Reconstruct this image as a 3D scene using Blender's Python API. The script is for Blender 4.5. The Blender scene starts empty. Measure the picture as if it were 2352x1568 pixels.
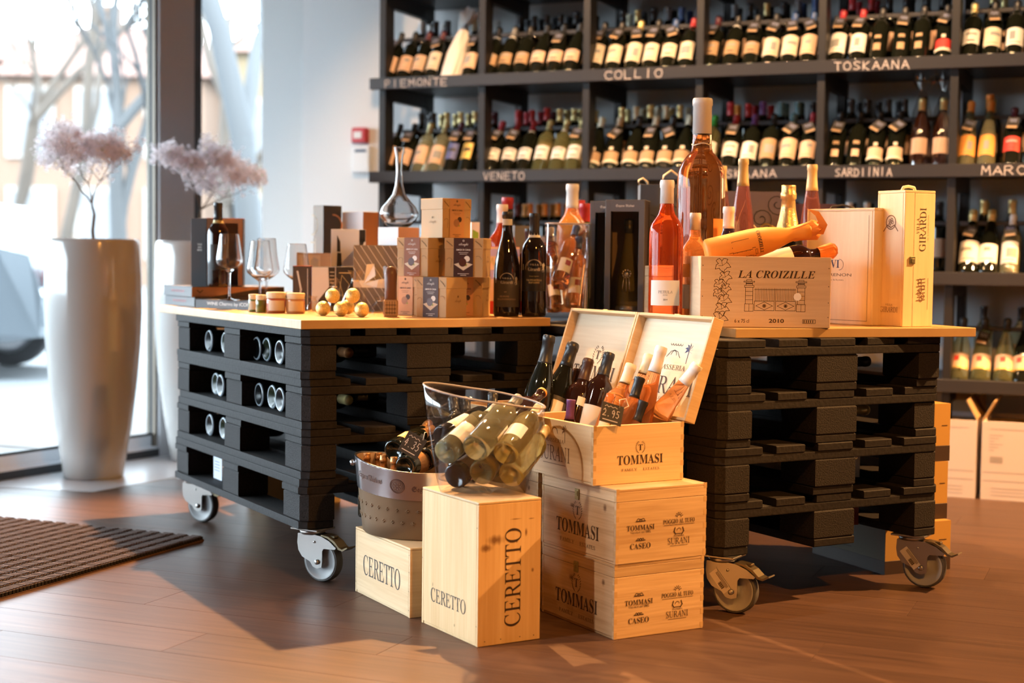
import bpy, bmesh, math, random
from mathutils import Vector, Matrix
PI = math.pi
rnd = random.Random(7)
sc = bpy.context.scene
COL = sc.collection

# ------------------------------------------------------------------ camera, world, lights, exposure
F, PIT, ROL, EYE = 3474.5, .0541, .0120, .9368
CX, CY = 1176, 784
cp, sp_, cr, sr = math.cos(PIT), math.sin(PIT), math.cos(ROL), math.sin(ROL)
fw = Vector((0, cp, -sp_)); up0 = Vector((0, sp_, cp)); rt0 = Vector((1, 0, 0))
rt = rt0*cr + up0*sr; up = up0*cr - rt0*sr
cam = bpy.data.cameras.new('camera'); cam.sensor_width = 36; cam.lens = F*36/2352
cam.clip_start = .05; cam.clip_end = 400
cam.dof.use_dof = True; cam.dof.focus_distance = 4.15; cam.dof.aperture_fstop = 2.1
camo = bpy.data.objects.new('camera', cam); COL.objects.link(camo)
M = Matrix((rt, up, -fw)).transposed().to_4x4(); M.translation = (0, 0, EYE)
camo.matrix_world = M; sc.camera = camo

sc.view_settings.view_transform = 'Standard'; sc.view_settings.look = 'None'
sc.view_settings.gamma = 1; sc.view_settings.exposure = 1.04
sc.view_settings.use_curve_mapping = False
sc.cycles.max_bounces = 14; sc.cycles.transmission_bounces = 12; sc.cycles.transparent_max_bounces = 24
sc.cycles.glossy_bounces = 6; sc.cycles.diffuse_bounces = 4
sc.cycles.caustics_reflective = False; sc.cycles.caustics_refractive = False
sc.cycles.sample_clamp_indirect = 3.0; sc.cycles.blur_glossy = .5

world = bpy.data.worlds.new('sky'); sc.world = world; world.use_nodes = True
wn = world.node_tree; bgn = wn.nodes['Background']
bgn.inputs[0].default_value = (.76, .89, 1.0, 1); bgn.inputs[1].default_value = 8.6
WARM = (1.0, .50, .17)

def look(loc, tgt):
    d = Vector(tgt)-Vector(loc); q = d.to_track_quat('-Z', 'Y').to_matrix().to_4x4(); q.translation = loc; return q
def spot(name, loc, tgt, power, deg, radius=.03, color=WARM, blend=.5):
    l = bpy.data.lights.new(name, 'SPOT'); l.energy = power; l.color = color; l.spot_size = math.radians(deg)
    l.spot_blend = blend; l.shadow_soft_size = radius
    o = bpy.data.objects.new(name, l); COL.objects.link(o); o.matrix_world = look(loc, tgt)
sun = bpy.data.lights.new('sun', 'SUN'); sun.energy = 3.2; sun.color = (1, .86, .66); sun.angle = .01
suno = bpy.data.objects.new('sun', sun); COL.objects.link(suno); suno.matrix_world = look((0, 0, 0), (-.45, 1, -.55))

S = Vector((-.693, 7.2341, 0)); PH = .3989
sd = Vector((math.cos(PH), -math.sin(PH), 0)); sn = Vector((math.sin(PH), math.cos(PH), 0))
def SH(x, y, z=0): return S + sd*x + sn*y + Vector((0, 0, z))      # shelf frame: x along, y into the wall
# ceiling spotlights of the shop (warm)
DEEP = (1.0, .40, .07); SHW = (1.0, .60, .30)
spot('ceiling_spot', (-.74, 6.45, 2.95), (-.55, 3.3, 0), 780, 84, .025, WARM, .35)
spot('ceiling_spot', (-1.45, 4.9, 3.0), (.6, 3.4, 0), 28, 70, .03)
spot('ceiling_spot', (-2.1, 2.5, 3.0), (.12, 3.9, .35), 125, 26, .04, (1, .84, .66), .7)
spot('ceiling_spot', (2.5, 1.5, 3.0), (.16, 3.80, .30), 120, 25, .05, DEEP, .6)
spot('ceiling_spot', (.9, 4.9, 3.0), (.05, 3.85, .45), 95, 32, .03, (1, .64, .34), .6)
spot('ceiling_spot', (.6, 5.6, 3.0), (1.3, 4.2, .6), 110, 90, .04)
spot('ceiling_spot', (3.7, 4.6, 3.0), (2.3, 4.9, 0), 900, 80, .04)
spot('ceiling_spot', (.3, 5.0, 3.0), (-1.7, 6.3, .75), 42, 30, .03, DEEP)
spot('ceiling_spot', (1.4, 1.2, 3.0), (1.0, 3.3, 0), 170, 90, .05, DEEP)
for i, xs in enumerate((.6, 1.4, 2.25, 3.0)):
    p = SH(xs, -1.15, 3.0); t = SH(xs+.1, .1, 1.35); spot('shelf_spot', p, t, 82, 82, .03, SHW)

# ------------------------------------------------------------------ helpers
def at(px, Y, z):
    """point at depth Y and height z that lies on image column px"""
    u = Y*sp_ + (z-EYE)*cp; d = Y*cp - (z-EYE)*sp_
    return Vector((((px-CX)/F*d - u*sr)/cr, Y, z))
def ray(px, py):
    X = (px-CX)/F; U = -(py-CY)/F
    x = X*cr - U*sr; u = X*sr + U*cr
    return Vector((x, cp+u*sp_, -sp_+u*cp))
def wp(px, py, Y):
    r = ray(px, py); return Vector((0, 0, EYE)) + r*(Y/r.y)
def on_plane(px, py, p0, n):
    r = ray(px, py); o = Vector((0, 0, EYE)); return o + r*((Vector(p0)-o).dot(n)/r.dot(n))

class MB:
    def __init__(s): s.v = []; s.f = []; s.m = []; s.sm = []
    def add(s, vs, fs, mi=0, smooth=False, M=None):
        b = len(s.v)
        for p in vs: s.v.append((M @ Vector(p))[:] if M is not None else tuple(p))
        for f in fs: s.f.append([b+i for i in f]); s.m.append(mi); s.sm.append(smooth)
        return s
    def box(s, x0, x1, y0, y1, z0, z1, mi=0, M=None):
        vs = [(x0,y0,z0),(x1,y0,z0),(x1,y1,z0),(x0,y1,z0),(x0,y0,z1),(x1,y0,z1),(x1,y1,z1),(x0,y1,z1)]
        return s.add(vs, [(0,3,2,1),(4,5,6,7),(0,1,5,4),(1,2,6,5),(2,3,7,6),(3,0,4,7)], mi, False, M)
    def bbox(s, x0, x1, y0, y1, z0, z1, b=.003, mi=0, M=None):   # box with chamfered edges
        vs = []; idx = {}
        X = (x0, x1); Y = (y0, y1); Z = (z0, z1)
        for i in (0,1):
            for j in (0,1):
                for k in (0,1):
                    sx = b if i == 0 else -b; sy = b if j == 0 else -b; sz = b if k == 0 else -b
                    idx[i,j,k,'x'] = len(vs); vs.append((X[i], Y[j]+sy, Z[k]+sz))
                    idx[i,j,k,'y'] = len(vs); vs.append((X[i]+sx, Y[j], Z[k]+sz))
                    idx[i,j,k,'z'] = len(vs); vs.append((X[i]+sx, Y[j]+sy, Z[k]))
        fs = []
        for i in (0,1):
            q = [idx[i,0,0,'x'], idx[i,1,0,'x'], idx[i,1,1,'x'], idx[i,0,1,'x']]; fs.append(q if i else q[::-1])
            q = [idx[0,i,0,'y'], idx[0,i,1,'y'], idx[1,i,1,'y'], idx[1,i,0,'y']]; fs.append(q if i else q[::-1])
            q = [idx[0,0,i,'z'], idx[1,0,i,'z'], idx[1,1,i,'z'], idx[0,1,i,'z']]; fs.append(q if i else q[::-1])
        for i in (0,1):
            for j in (0,1):
                fs.append([idx[i,j,0,'x'], idx[i,j,0,'y'], idx[i,j,1,'y'], idx[i,j,1,'x']])
                fs.append([idx[i,0,j,'x'], idx[i,0,j,'z'], idx[i,1,j,'z'], idx[i,1,j,'x']])
                fs.append([idx[0,i,j,'y'], idx[0,i,j,'z'], idx[1,i,j,'z'], idx[1,i,j,'y']])
                for k in (0,1): fs.append([idx[i,j,k,'x'], idx[i,j,k,'y'], idx[i,j,k,'z']])
        return s.add(vs, fs, mi, False, M)
    def lathe(s, prof, n=24, mi=0, M=None, smooth=True, sx=1, sy=1):
        vs = []; fs = []; rings = []
        for r, z in prof:
            if r < 1e-6: rings.append([len(vs)]); vs.append((0, 0, z))
            else:
                rings.append(list(range(len(vs), len(vs)+n)))
                for k in range(n): a = 2*PI*k/n; vs.append((r*sx*math.cos(a), r*sy*math.sin(a), z))
        for a, b in zip(rings, rings[1:]):
            for k in range(n):
                k2 = (k+1) % n
                if len(a) == 1 and len(b) > 1: fs.append((a[0], b[k2], b[k]))
                elif len(b) == 1 and len(a) > 1: fs.append((a[k], a[k2], b[0]))
                elif len(a) > 1: fs.append((a[k], a[k2], b[k2], b[k]))
        return s.add(vs, fs, mi, smooth, M)
    def tube(s, pts, r, n=8, mi=0, r2=None, smooth=True, cap=True, M=None):
        pts = [Vector(p) for p in pts]; vs = []; fs = []; m = len(pts)
        for i, p in enumerate(pts):
            t = (pts[min(i+1, m-1)] - pts[max(i-1, 0)]).normalized()
            a = t.cross(Vector((0, 0, 1)) if abs(t.z) < .9 else Vector((1, 0, 0))).normalized(); b = t.cross(a)
            rr = r if r2 is None else r + (r2-r)*i/(m-1)
            for k in range(n): an = 2*PI*k/n; vs.append(p + (a*math.cos(an) + b*math.sin(an))*rr)
        for i in range(m-1):
            for k in range(n): k2 = (k+1) % n; fs.append((i*n+k, i*n+k2, (i+1)*n+k2, (i+1)*n+k))
        if cap: fs.append(tuple(range(n))[::-1]); fs.append(tuple((m-1)*n+k for k in range(n)))
        return s.add(vs, fs, mi, smooth, M)
    def prism(s, poly, h0, h1, mi=0, M=None):
        n = len(poly); vs = [(x, y, h0) for x, y in poly] + [(x, y, h1) for x, y in poly]
        fs = [tuple(range(n))[::-1], tuple(range(n, 2*n))] + [(i, (i+1) % n, n+(i+1) % n, n+i) for i in range(n)]
        return s.add(vs, fs, mi, False, M)
    def ribbon(s, pts, w, mi=0, fn=None):
        fn = fn or (lambda x, y: (x, y, 0))
        for (x0, y0), (x1, y1) in zip(pts, pts[1:]):
            dx, dy = x1-x0, y1-y0; l = math.hypot(dx, dy) or 1; ux, uy = dx/l*w/2, dy/l*w/2
            q = [(x0-ux-uy, y0-uy+ux), (x0-ux+uy, y0-uy-ux), (x1+ux+uy, y1+uy-ux), (x1+ux-uy, y1+uy+ux)]
            s.add([fn(*p) for p in q], [(0, 1, 2, 3)], mi)
        return s
    def mesh(s, name, mats):
        me = bpy.data.meshes.new(name); me.from_pydata(s.v, [], s.f)
        for m in mats: me.materials.append(m)
        me.polygons.foreach_set('material_index', s.m); me.polygons.foreach_set('use_smooth', s.sm)
        me.update(); return me
    def build(s, name, mats, parent=None, M=None):
        if not isinstance(mats, (list, tuple)): mats = [mats]
        return link(name, s.mesh(name, mats), parent, M)

def link(name, me, parent=None, M=None):
    o = bpy.data.objects.new(name, me); COL.objects.link(o)
    if parent is not None: o.parent = parent
    if M is not None: o.matrix_local = M
    return o
def tag(o, label=None, cat=None, group=None, kind=None):
    if label: o['label'] = label
    if cat: o['category'] = cat
    if group: o['group'] = group
    if kind: o['kind'] = kind
    return o
def thing(name, label, cat, loc=(0, 0, 0), rz=0, group=None, M=None):
    o = bpy.data.objects.new(name, None); COL.objects.link(o); o.empty_display_size = .05
    if M is not None: o.matrix_world = M
    else: o.location = loc; o.rotation_euler = (0, 0, rz)
    return tag(o, label, cat, group)
def part(name, parent, M=None):
    o = bpy.data.objects.new(name, None); COL.objects.link(o); o.parent = parent; o.empty_display_size = .03
    if M is not None: o.matrix_local = M
    return o
def TR(x, y, z, rz=0): return Matrix.Translation((x, y, z)) @ Matrix.Rotation(rz, 4, 'Z')

# ------------------------------------------------------------------ materials
MATS = {}
def mat(name, col=(.5, .5, .5), rough=.5, metal=0, spec=.5, trans=0, ior=1.45, coat=0, bump=None, alpha=1, var=None, emit=None):
    if name in MATS: return MATS[name]
    m = bpy.data.materials.new(name); m.use_nodes = True; nt = m.node_tree; b = nt.nodes['Principled BSDF']
    b.inputs['Base Color'].default_value = (*col, 1); b.inputs['Roughness'].default_value = rough
    b.inputs['Metallic'].default_value = metal; b.inputs['Specular IOR Level'].default_value = spec
    b.inputs['Transmission Weight'].default_value = trans; b.inputs['IOR'].default_value = ior
    b.inputs['Coat Weight'].default_value = coat; b.inputs['Alpha'].default_value = alpha
    if emit: b.inputs['Emission Color'].default_value = (*emit[0], 1); b.inputs['Emission Strength'].default_value = emit[1]
    if bump or var:
        tc = nt.nodes.new('ShaderNodeTexCoord')
        nz = nt.nodes.new('ShaderNodeTexNoise'); nz.inputs['Scale'].default_value = (bump or var)[0]; nz.inputs['Detail'].default_value = 6
        nt.links.new(tc.outputs['Object'], nz.inputs['Vector'])
        if bump:
            bp = nt.nodes.new('ShaderNodeBump'); bp.inputs['Strength'].default_value = bump[1]; bp.inputs['Distance'].default_value = .002
            nt.links.new(nz.outputs['Fac'], bp.inputs['Height']); nt.links.new(bp.outputs['Normal'], b.inputs['Normal'])
        if var:
            r = nt.nodes.new('ShaderNodeValToRGB'); r.color_ramp.elements[0].position = .35; r.color_ramp.elements[1].position = .65
            r.color_ramp.elements[0].color = (*var[1], 1); r.color_ramp.elements[1].color = (*col, 1)
            nt.links.new(nz.outputs['Fac'], r.inputs[0]); nt.links.new(r.outputs[0], b.inputs['Base Color'])
    MATS[name] = m; return m

def wood(name, light, dark, stretch, scale=1.0, rough=.55, knots=(), contrast=.5, coat=0, rand=True, bump=.15):
    """straight-grained timber; stretch gives the noise scale per local axis (small = along the grain)"""
    if name in MATS: return MATS[name]
    m = bpy.data.materials.new(name); m.use_nodes = True; nt = m.node_tree; N = nt.nodes; L = nt.links
    b = N['Principled BSDF']; b.inputs['Roughness'].default_value = rough; b.inputs['Coat Weight'].default_value = coat
    b.inputs['Specular IOR Level'].default_value = .3
    tc = N.new('ShaderNodeTexCoord'); mp = N.new('ShaderNodeMapping'); mp.inputs['Scale'].default_value = [s*scale for s in stretch]
    oi = N.new('ShaderNodeObjectInfo'); ad = N.new('ShaderNodeVectorMath'); ad.operation = 'ADD'
    sc_ = N.new('ShaderNodeVectorMath'); sc_.operation = 'SCALE'; sc_.inputs[3].default_value = 13.0 if rand else 0
    cmb = N.new('ShaderNodeCombineXYZ')
    for i in range(3): L.new(oi.outputs['Random'], cmb.inputs[i])
    L.new(cmb.outputs[0], sc_.inputs[0]); L.new(tc.outputs['Object'], ad.inputs[0]); L.new(sc_.outputs[0], ad.inputs[1])
    L.new(ad.outputs[0], mp.inputs['Vector'])
    n1 = N.new('ShaderNodeTexNoise'); n1.inputs['Scale'].default_value = 1; n1.inputs['Detail'].default_value = 5; n1.inputs['Distortion'].default_value = .6
    n2 = N.new('ShaderNodeTexNoise'); n2.inputs['Scale'].default_value = 5; n2.inputs['Detail'].default_value = 8
    L.new(mp.outputs[0], n1.inputs['Vector']); L.new(mp.outputs[0], n2.inputs['Vector'])
    mx = N.new('ShaderNodeMath'); mx.operation = 'MULTIPLY_ADD'; mx.inputs[1].default_value = .45
    ms = N.new('ShaderNodeMath'); ms.operation = 'MULTIPLY'; ms.inputs[1].default_value = .55
    L.new(n1.outputs['Fac'], ms.inputs[0]); L.new(n2.outputs['Fac'], mx.inputs[0]); L.new(ms.outputs[0], mx.inputs[2])
    r = N.new('ShaderNodeValToRGB'); r.color_ramp.elements[0].position = .5-contrast*.28; r.color_ramp.elements[1].position = .5+contrast*.28
    r.color_ramp.elements[0].color = (*dark, 1); r.color_ramp.elements[1].color = (*light, 1)
    L.new(mx.outputs[0], r.inputs[0]); out = r.outputs[0]
    for (kx, ky, kz, rx, ry, rz_) in knots:
        sv = N.new('ShaderNodeVectorMath'); sv.operation = 'SUBTRACT'; sv.inputs[1].default_value = (kx, ky, kz)
        dv = N.new('ShaderNodeVectorMath'); dv.operation = 'DIVIDE'; dv.inputs[1].default_value = (rx, ry, rz_)
        ln = N.new('ShaderNodeVectorMath'); ln.operation = 'LENGTH'
        an = N.new('ShaderNodeMath'); an.operation = 'MULTIPLY_ADD'; an.inputs[1].default_value = 1.1
        kr = N.new('ShaderNodeMapRange'); kr.inputs[1].default_value = .85; kr.inputs[2].default_value = 1.7; kr.inputs[3].default_value = .85; kr.inputs[4].default_value = 0
        km = N.new('ShaderNodeMixRGB'); km.inputs[2].default_value = (dark[0]*.28, dark[1]*.2, dark[2]*.15, 1)
        L.new(tc.outputs['Object'], sv.inputs[0]); L.new(sv.outputs[0], dv.inputs[0]); L.new(dv.outputs[0], ln.inputs[0])
        L.new(n2.outputs['Fac'], an.inputs[0]); L.new(ln.outputs['Value'], an.inputs[2]); L.new(an.outputs[0], kr.inputs[0])
        L.new(kr.outputs[0], km.inputs[0]); L.new(out, km.inputs[1]); out = km.outputs[0]
    hs = N.new('ShaderNodeHueSaturation'); mr = N.new('ShaderNodeMapRange'); mr.inputs[3].default_value = .88; mr.inputs[4].default_value = 1.1
    L.new(oi.outputs['Random'], mr.inputs[0])
    if rand: L.new(mr.outputs[0], hs.inputs['Value'])
    L.new(out, hs.inputs['Color']); L.new(hs.outputs[0], b.inputs['Base Color'])
    bp = N.new('ShaderNodeBump'); bp.inputs['Strength'].default_value = bump; bp.inputs['Distance'].default_value = .002
    L.new(n2.outputs['Fac'], bp.inputs['Height']); L.new(bp.outputs['Normal'], b.inputs['Normal'])
    MATS[name] = m; return m

def pane_mat(name, tint=(.96, .98, .98), ior=1.3):
    """thin clear sheet: passes light straight through and mirrors a little on its outer faces"""
    m = bpy.data.materials.new(name); m.use_nodes = True; nt = m.node_tree; N = nt.nodes; N.remove(N['Principled BSDF'])
    t = N.new('ShaderNodeBsdfTransparent'); t.inputs[0].default_value = (*tint, 1); g = N.new('ShaderNodeBsdfGlossy'); g.inputs['Roughness'].default_value = 0
    fr = N.new('ShaderNodeFresnel'); fr.inputs[0].default_value = ior; mx = N.new('ShaderNodeMixShader')
    ge = N.new('ShaderNodeNewGeometry'); iv = N.new('ShaderNodeMath'); iv.operation = 'SUBTRACT'; iv.inputs[0].default_value = 1
    mu = N.new('ShaderNodeMath'); mu.operation = 'MULTIPLY'
    nt.links.new(ge.outputs['Backfacing'], iv.inputs[1]); nt.links.new(iv.outputs[0], mu.inputs[0]); nt.links.new(fr.outputs[0], mu.inputs[1])
    nt.links.new(mu.outputs[0], mx.inputs[0]); nt.links.new(t.outputs[0], mx.inputs[1]); nt.links.new(g.outputs[0], mx.inputs[2])
    nt.links.new(mx.outputs[0], N['Material Output'].inputs[0]); MATS[name] = m; return m
PANE = pane_mat('window_glass', ior=1.12); FILM = pane_mat('clear_film', (.93, .93, .93))
CLEAR = mat('clear_glass', (1, 1, 1), .0, trans=1, ior=1.45)
ACRYL = pane_mat('clear_acrylic', (.95, .95, .955), 2.1)
DARKG = mat('dark_glass', (.007, .008, .005), .04, spec=.7)
DARKR = mat('dark_red_glass', (.02, .006, .003), .04, spec=.7)
def wine(name, col, glow, ior=1.3, k=.3):
    """filled clear bottle: glass that refracts, with a translucent colour standing in for the glow of refracted light"""
    m = mat(name, col, .01, trans=1, ior=ior); nt = m.node_tree; N = nt.nodes
    t = N.new('ShaderNodeBsdfTranslucent'); t.inputs[0].default_value = (*glow, 1); d = N.new('ShaderNodeBsdfDiffuse'); d.inputs[0].default_value = (*glow, 1)
    x = N.new('ShaderNodeMixShader'); x.inputs[0].default_value = .4; y = N.new('ShaderNodeMixShader'); y.inputs[0].default_value = k
    nt.links.new(t.outputs[0], x.inputs[1]); nt.links.new(d.outputs[0], x.inputs[2]); nt.links.new(N['Principled BSDF'].outputs[0], y.inputs[1]); nt.links.new(x.outputs[0], y.inputs[2])
    nt.links.new(y.outputs[0], N['Material Output'].inputs[0]); return m
GREENW = wine('white_wine_glass', (.92, .94, .60), (.80, .80, .36), k=.18)
PALEW = wine('pale_wine_glass', (.99, .97, .70), (1.0, .97, .60), k=.22)
GOLDW = wine('golden_wine_glass', (1.0, .86, .40), (1.0, .86, .34), k=.22)
ROSE = wine('rose_wine_glass', (1.0, .60, .34), (1.0, .45, .16), k=.20)
ROSED = wine('deep_rose_glass', (.95, .30, .12), (.95, .16, .04), k=.10)
AMBER = wine('amber_rose_glass', (.95, .42, .14), (.95, .36, .08), k=.03)
GREENG = mat('green_glass', (.03, .09, .02), .04, spec=.7)
WHITEC = mat('white_capsule', (.85, .83, .80), .4); CREAMC = mat('cream_capsule', (.80, .72, .52), .4)
BLACKC = mat('black_capsule', (.025, .026, .03), .35); BLUEC = mat('blue_capsule', (.05, .10, .25), .35)
REDC = mat('red_capsule', (.42, .03, .04), .35); MAROONC = mat('maroon_capsule', (.10, .02, .03), .35)
GOLDC = mat('gold_capsule', (.78, .62, .28), .35, metal=.5); GREENC = mat('green_capsule', (.05, .35, .05), .4)
ORANGEC = mat('orange_capsule', (.80, .30, .06), .4); GREYC = mat('grey_capsule', (.16, .17, .19), .4)
PURPLEC = mat('purple_capsule', (.14, .05, .20), .4); TEALC = mat('teal_capsule', (.08, .16, .18), .4)
LCREAM = mat('cream_label', (.70, .60, .46), .6); LWHITE = mat('white_label', (.78, .74, .68), .55)
LTAN = mat('tan_label', (.42, .27, .15), .6); LDARK = mat('dark_label', (.035, .03, .028), .5)
LRED = mat('red_label', (.55, .04, .03), .5); LORANGE = mat('orange_label', (.85, .36, .08), .5)
LPURPLE = mat('purple_label', (.30, .05, .30), .5); LGOLD = mat('gold_label', (.60, .42, .12), .4, metal=.3)
LBLUE = mat('blue_label', (.10, .12, .30), .5); LPEACH = mat('peach_label', (.68, .46, .32), .6); LGREY = mat('grey_label', (.28, .28, .27), .6)
INK = mat('dark_ink', (.045, .022, .012), .6); INKL = mat('faded_ink', (.20, .10, .05), .7); INKB = mat('blue_ink', (.04, .04, .12), .6)
CHALK = mat('chalk', (.58, .52, .50), .9); WHITEP = mat('white_print', (.85, .84, .82), .6); GOLDP = mat('gold_print', (.62, .50, .25), .4, metal=.3)
SILV = mat('silver_print', (.50, .48, .44), .35, metal=.4)
PINE_H = wood('pine_horizontal', (.80, .61, .385), (.58, .37, .19), (1.1, 1.1, 30), contrast=1.0)
PINE_V = wood('pine_vertical', (.80, .62, .40), (.62, .42, .23), (24, 24, .9), contrast=1.0)
PINE_TALL = wood('pine_with_knots', (.80, .58, .33), (.60, .36, .16), (26, 26, 1.0), contrast=.9, rand=False,
                 knots=[(.048, 0, .258, .024, .03, .013), (.022, 0, .240, .018, .03, .010), (.135, 0, .27, .004, .02, .010), (.155, 0, .175, .004, .02, .006),
                        (.105, 0, .305, .016, .02, .0016), (.15, 0, .303, .010, .02, .0016), (.108, 0, .25, .004, .02, .004),
                        (0, .10, .085, .02, .004, .008), (0, .115, .03, .02, .0025, .004), (0, .23, .11, .02, .002, .006)])
PINE_RUST = wood('pine_rustic', (.77, .57, .36), (.40, .24, .12), (1.4, 1.4, 34), contrast=1.0,
                 knots=[(0, .20, .12, .02, .012, .007), (0, .05, .135, .02, .008, .010)])
ENDG = mat('end_grain', (.55, .36, .18), .7); KRAFTD = mat('joint_dark', (.10, .05, .02), .8)
SLATE = mat('slate_tag', (.03, .025, .022), .7)
STRING = mat('string', (.70, .60, .45), .8)
BRASS = mat('antique_brass', (.32, .27, .12), .4, metal=.8)

# ------------------------------------------------------------------ writing
_glyph = {}
def uni(s, font):
    base = {'serif': 0x1D434, 'serifb': 0x1D400, 'bolditalic': 0x1D468, 'script': 0x1D4D0, 'frak': 0x1D56C}.get(font)
    if not base: return s
    o = ''
    for c in s:
        if 'A' <= c <= 'Z': o += chr(base+ord(c)-65)
        elif 'a' <= c <= 'z': o += '\u210e' if (font == 'serif' and c == 'h') else chr(base+26+ord(c)-97)
        elif c.isdigit() and font in ('serif', 'serifb', 'bolditalic'): o += chr(0x1D7CE+int(c))
        else: o += c
    return o
def glyphs(s, font):
    k = (s, font)
    if k not in _glyph:
        c = bpy.data.curves.new('lettering', 'FONT'); c.body = uni(s, font); c.size = 1; c.resolution_u = 3
        if font == 'serif': c.shear = -.29
        if font == 'bold': c.offset = .02
        o = bpy.data.objects.new('lettering', c); me = o.to_mesh()
        vs = [v.co[:] for v in me.vertices]; fs = [tuple(p.vertices) for p in me.polygons]
        o.to_mesh_clear(); bpy.data.objects.remove(o); bpy.data.curves.remove(c)
        xs = [v[0] for v in vs]; ys = [v[1] for v in vs]
        x0, x1, y0, y1 = min(xs), max(xs), min(ys), max(ys)
        _glyph[k] = ([((v[0]-x0)/(x1-x0)-.5, (v[1]-y0)/(y1-y0)-.5) for v in vs], fs)
    return _glyph[k]
STROKES = {
 'A': [[(0,0),(.5,1),(1,0)],[(.2,.38),(.8,.38)]], 'C': [[(.95,.85),(.6,1),(.2,.85),(0,.5),(.2,.12),(.6,0),(.95,.12)]],
 'D': [[(0,0),(0,1),(.6,.9),(.95,.5),(.6,.08),(0,0)]], 'E': [[(.9,1),(0,1),(0,0),(.9,0)],[(0,.5),(.75,.5)]],
 'G': [[(.95,.85),(.6,1),(.2,.85),(0,.5),(.2,.1),(.6,0),(.95,.15),(.95,.45),(.55,.45)]],
 'H': [[(0,0),(0,1)],[(.9,0),(.9,1)],[(0,.5),(.9,.5)]], 'I': [[(.4,0),(.4,1)]],
 'K': [[(0,0),(0,1)],[(.85,1),(0,.45),(.9,0)]], 'L': [[(0,1),(0,0),(.8,0)]], 'M': [[(0,0),(.1,1),(.5,.4),(.9,1),(1,0)]],
 'N': [[(0,0),(0,1),(.85,0),(.85,1)]], 'O': [[(.5,1),(.12,.85),(0,.5),(.12,.12),(.5,0),(.85,.12),(1,.5),(.85,.87),(.5,1)]],
 'P': [[(0,0),(0,1),(.6,1),(.85,.78),(.6,.5),(0,.5)]], 'R': [[(0,0),(0,1),(.6,1),(.85,.78),(.6,.52),(0,.5)],[(.35,.5),(.9,0)]],
 'S': [[(.9,.88),(.5,1),(.1,.82),(.25,.58),(.75,.42),(.9,.2),(.5,0),(.05,.12)]], 'T': [[(0,1),(1,1)],[(.5,1),(.5,0)]],
 'V': [[(0,1),(.45,0),(.9,1)]],
 '2': [[(.05,.8),(.4,1),(.8,.8),(.7,.5),(0,0),(.9,.05)]], '3': [[(.05,.95),(.6,1),(.8,.75),(.35,.55),(.85,.35),(.6,.02),(0,.08)]],
 '4': [[(.5,1),(0,.4),(.85,.45)],[(.65,.8),(.55,0)]], '5': [[(.85,1),(.25,1),(.15,.58),(.65,.6),(.85,.3),(.5,0),(.05,.08)]],
 '9': [[(.8,.75),(.5,1),(.1,.8),(.2,.5),(.6,.5),(.8,.75),(.75,.4),(.5,0)]], '.': [[(.3,.05),(.4,.05)]], '-': [[(.1,.5),(.8,.5)]]}
def chalk_write(mb, text, x, y, h, pitch, w, fn, mi=0, jit=.04, seed=1):
    r = random.Random(seed)
    for ch in text:
        dy = r.uniform(-jit, jit)*h
        for st in STROKES.get(ch, []):
            mb.ribbon([(x+(p[0]+r.uniform(-jit, jit))*pitch*.72, y+dy+(p[1]+r.uniform(-jit, jit))*h) for p in st], w, mi, fn)
        x += pitch
def lay(mb, items, fn, mi=0):
    """items: ('t',text,font,cx,cy,w,h,rot) text fitted to w x h; ('l',points,width) a line; ('p',polygon) a filled shape"""
    for it in items:
        if it[0] == 't':
            _, s, font, cx, cy, w, h = it[:7]; rot = it[7] if len(it) > 7 else 0
            vs, fs = glyphs(s, font); c, s_ = math.cos(rot), math.sin(rot)
            mb.add([fn(cx+x*w*c-y*h*s_, cy+x*w*s_+y*h*c) for x, y in vs], fs, mi)
        elif it[0] == 'l': mb.ribbon(it[1], it[2], mi, fn)
        else: mb.add([fn(*p) for p in it[1]], [tuple(range(len(it[1])))], mi)
def circ(cx, cy, r, a0=0, a1=2*PI, n=16, sy=1): return [(cx+r*math.cos(a0+(a1-a0)*i/n), cy+sy*r*math.sin(a0+(a1-a0)*i/n)) for i in range(n+1)]
E_ = .0006
def f_front(y=0): return lambda a, b: (a, y-E_, b)
def f_left(W, x=0): return lambda a, b: (x-E_, W-a, b)
def f_right(x): return lambda a, b: (x+E_, a, b)
def f_top(z): return lambda a, b: (a, b, z+E_)
def f_cyl(r, z=0, a0=0): return lambda a, b: ((r+E_)*math.sin(a/r+a0), -(r+E_)*math.cos(a/r+a0), b+z)
def printing(parent, items, fn, m=INK, name='printed_lettering'):
    mb = MB(); lay(mb, items, fn); o = mb.build(name, m, parent)
    if name in ('crate_printing', 'knife_print', 'carton_print', 'swirl_print', 'four_logo_lettering', 'crest_print', 'side_print'): o['kind'] = 'stuff'   # marks too small to pick apart
    return o

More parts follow.
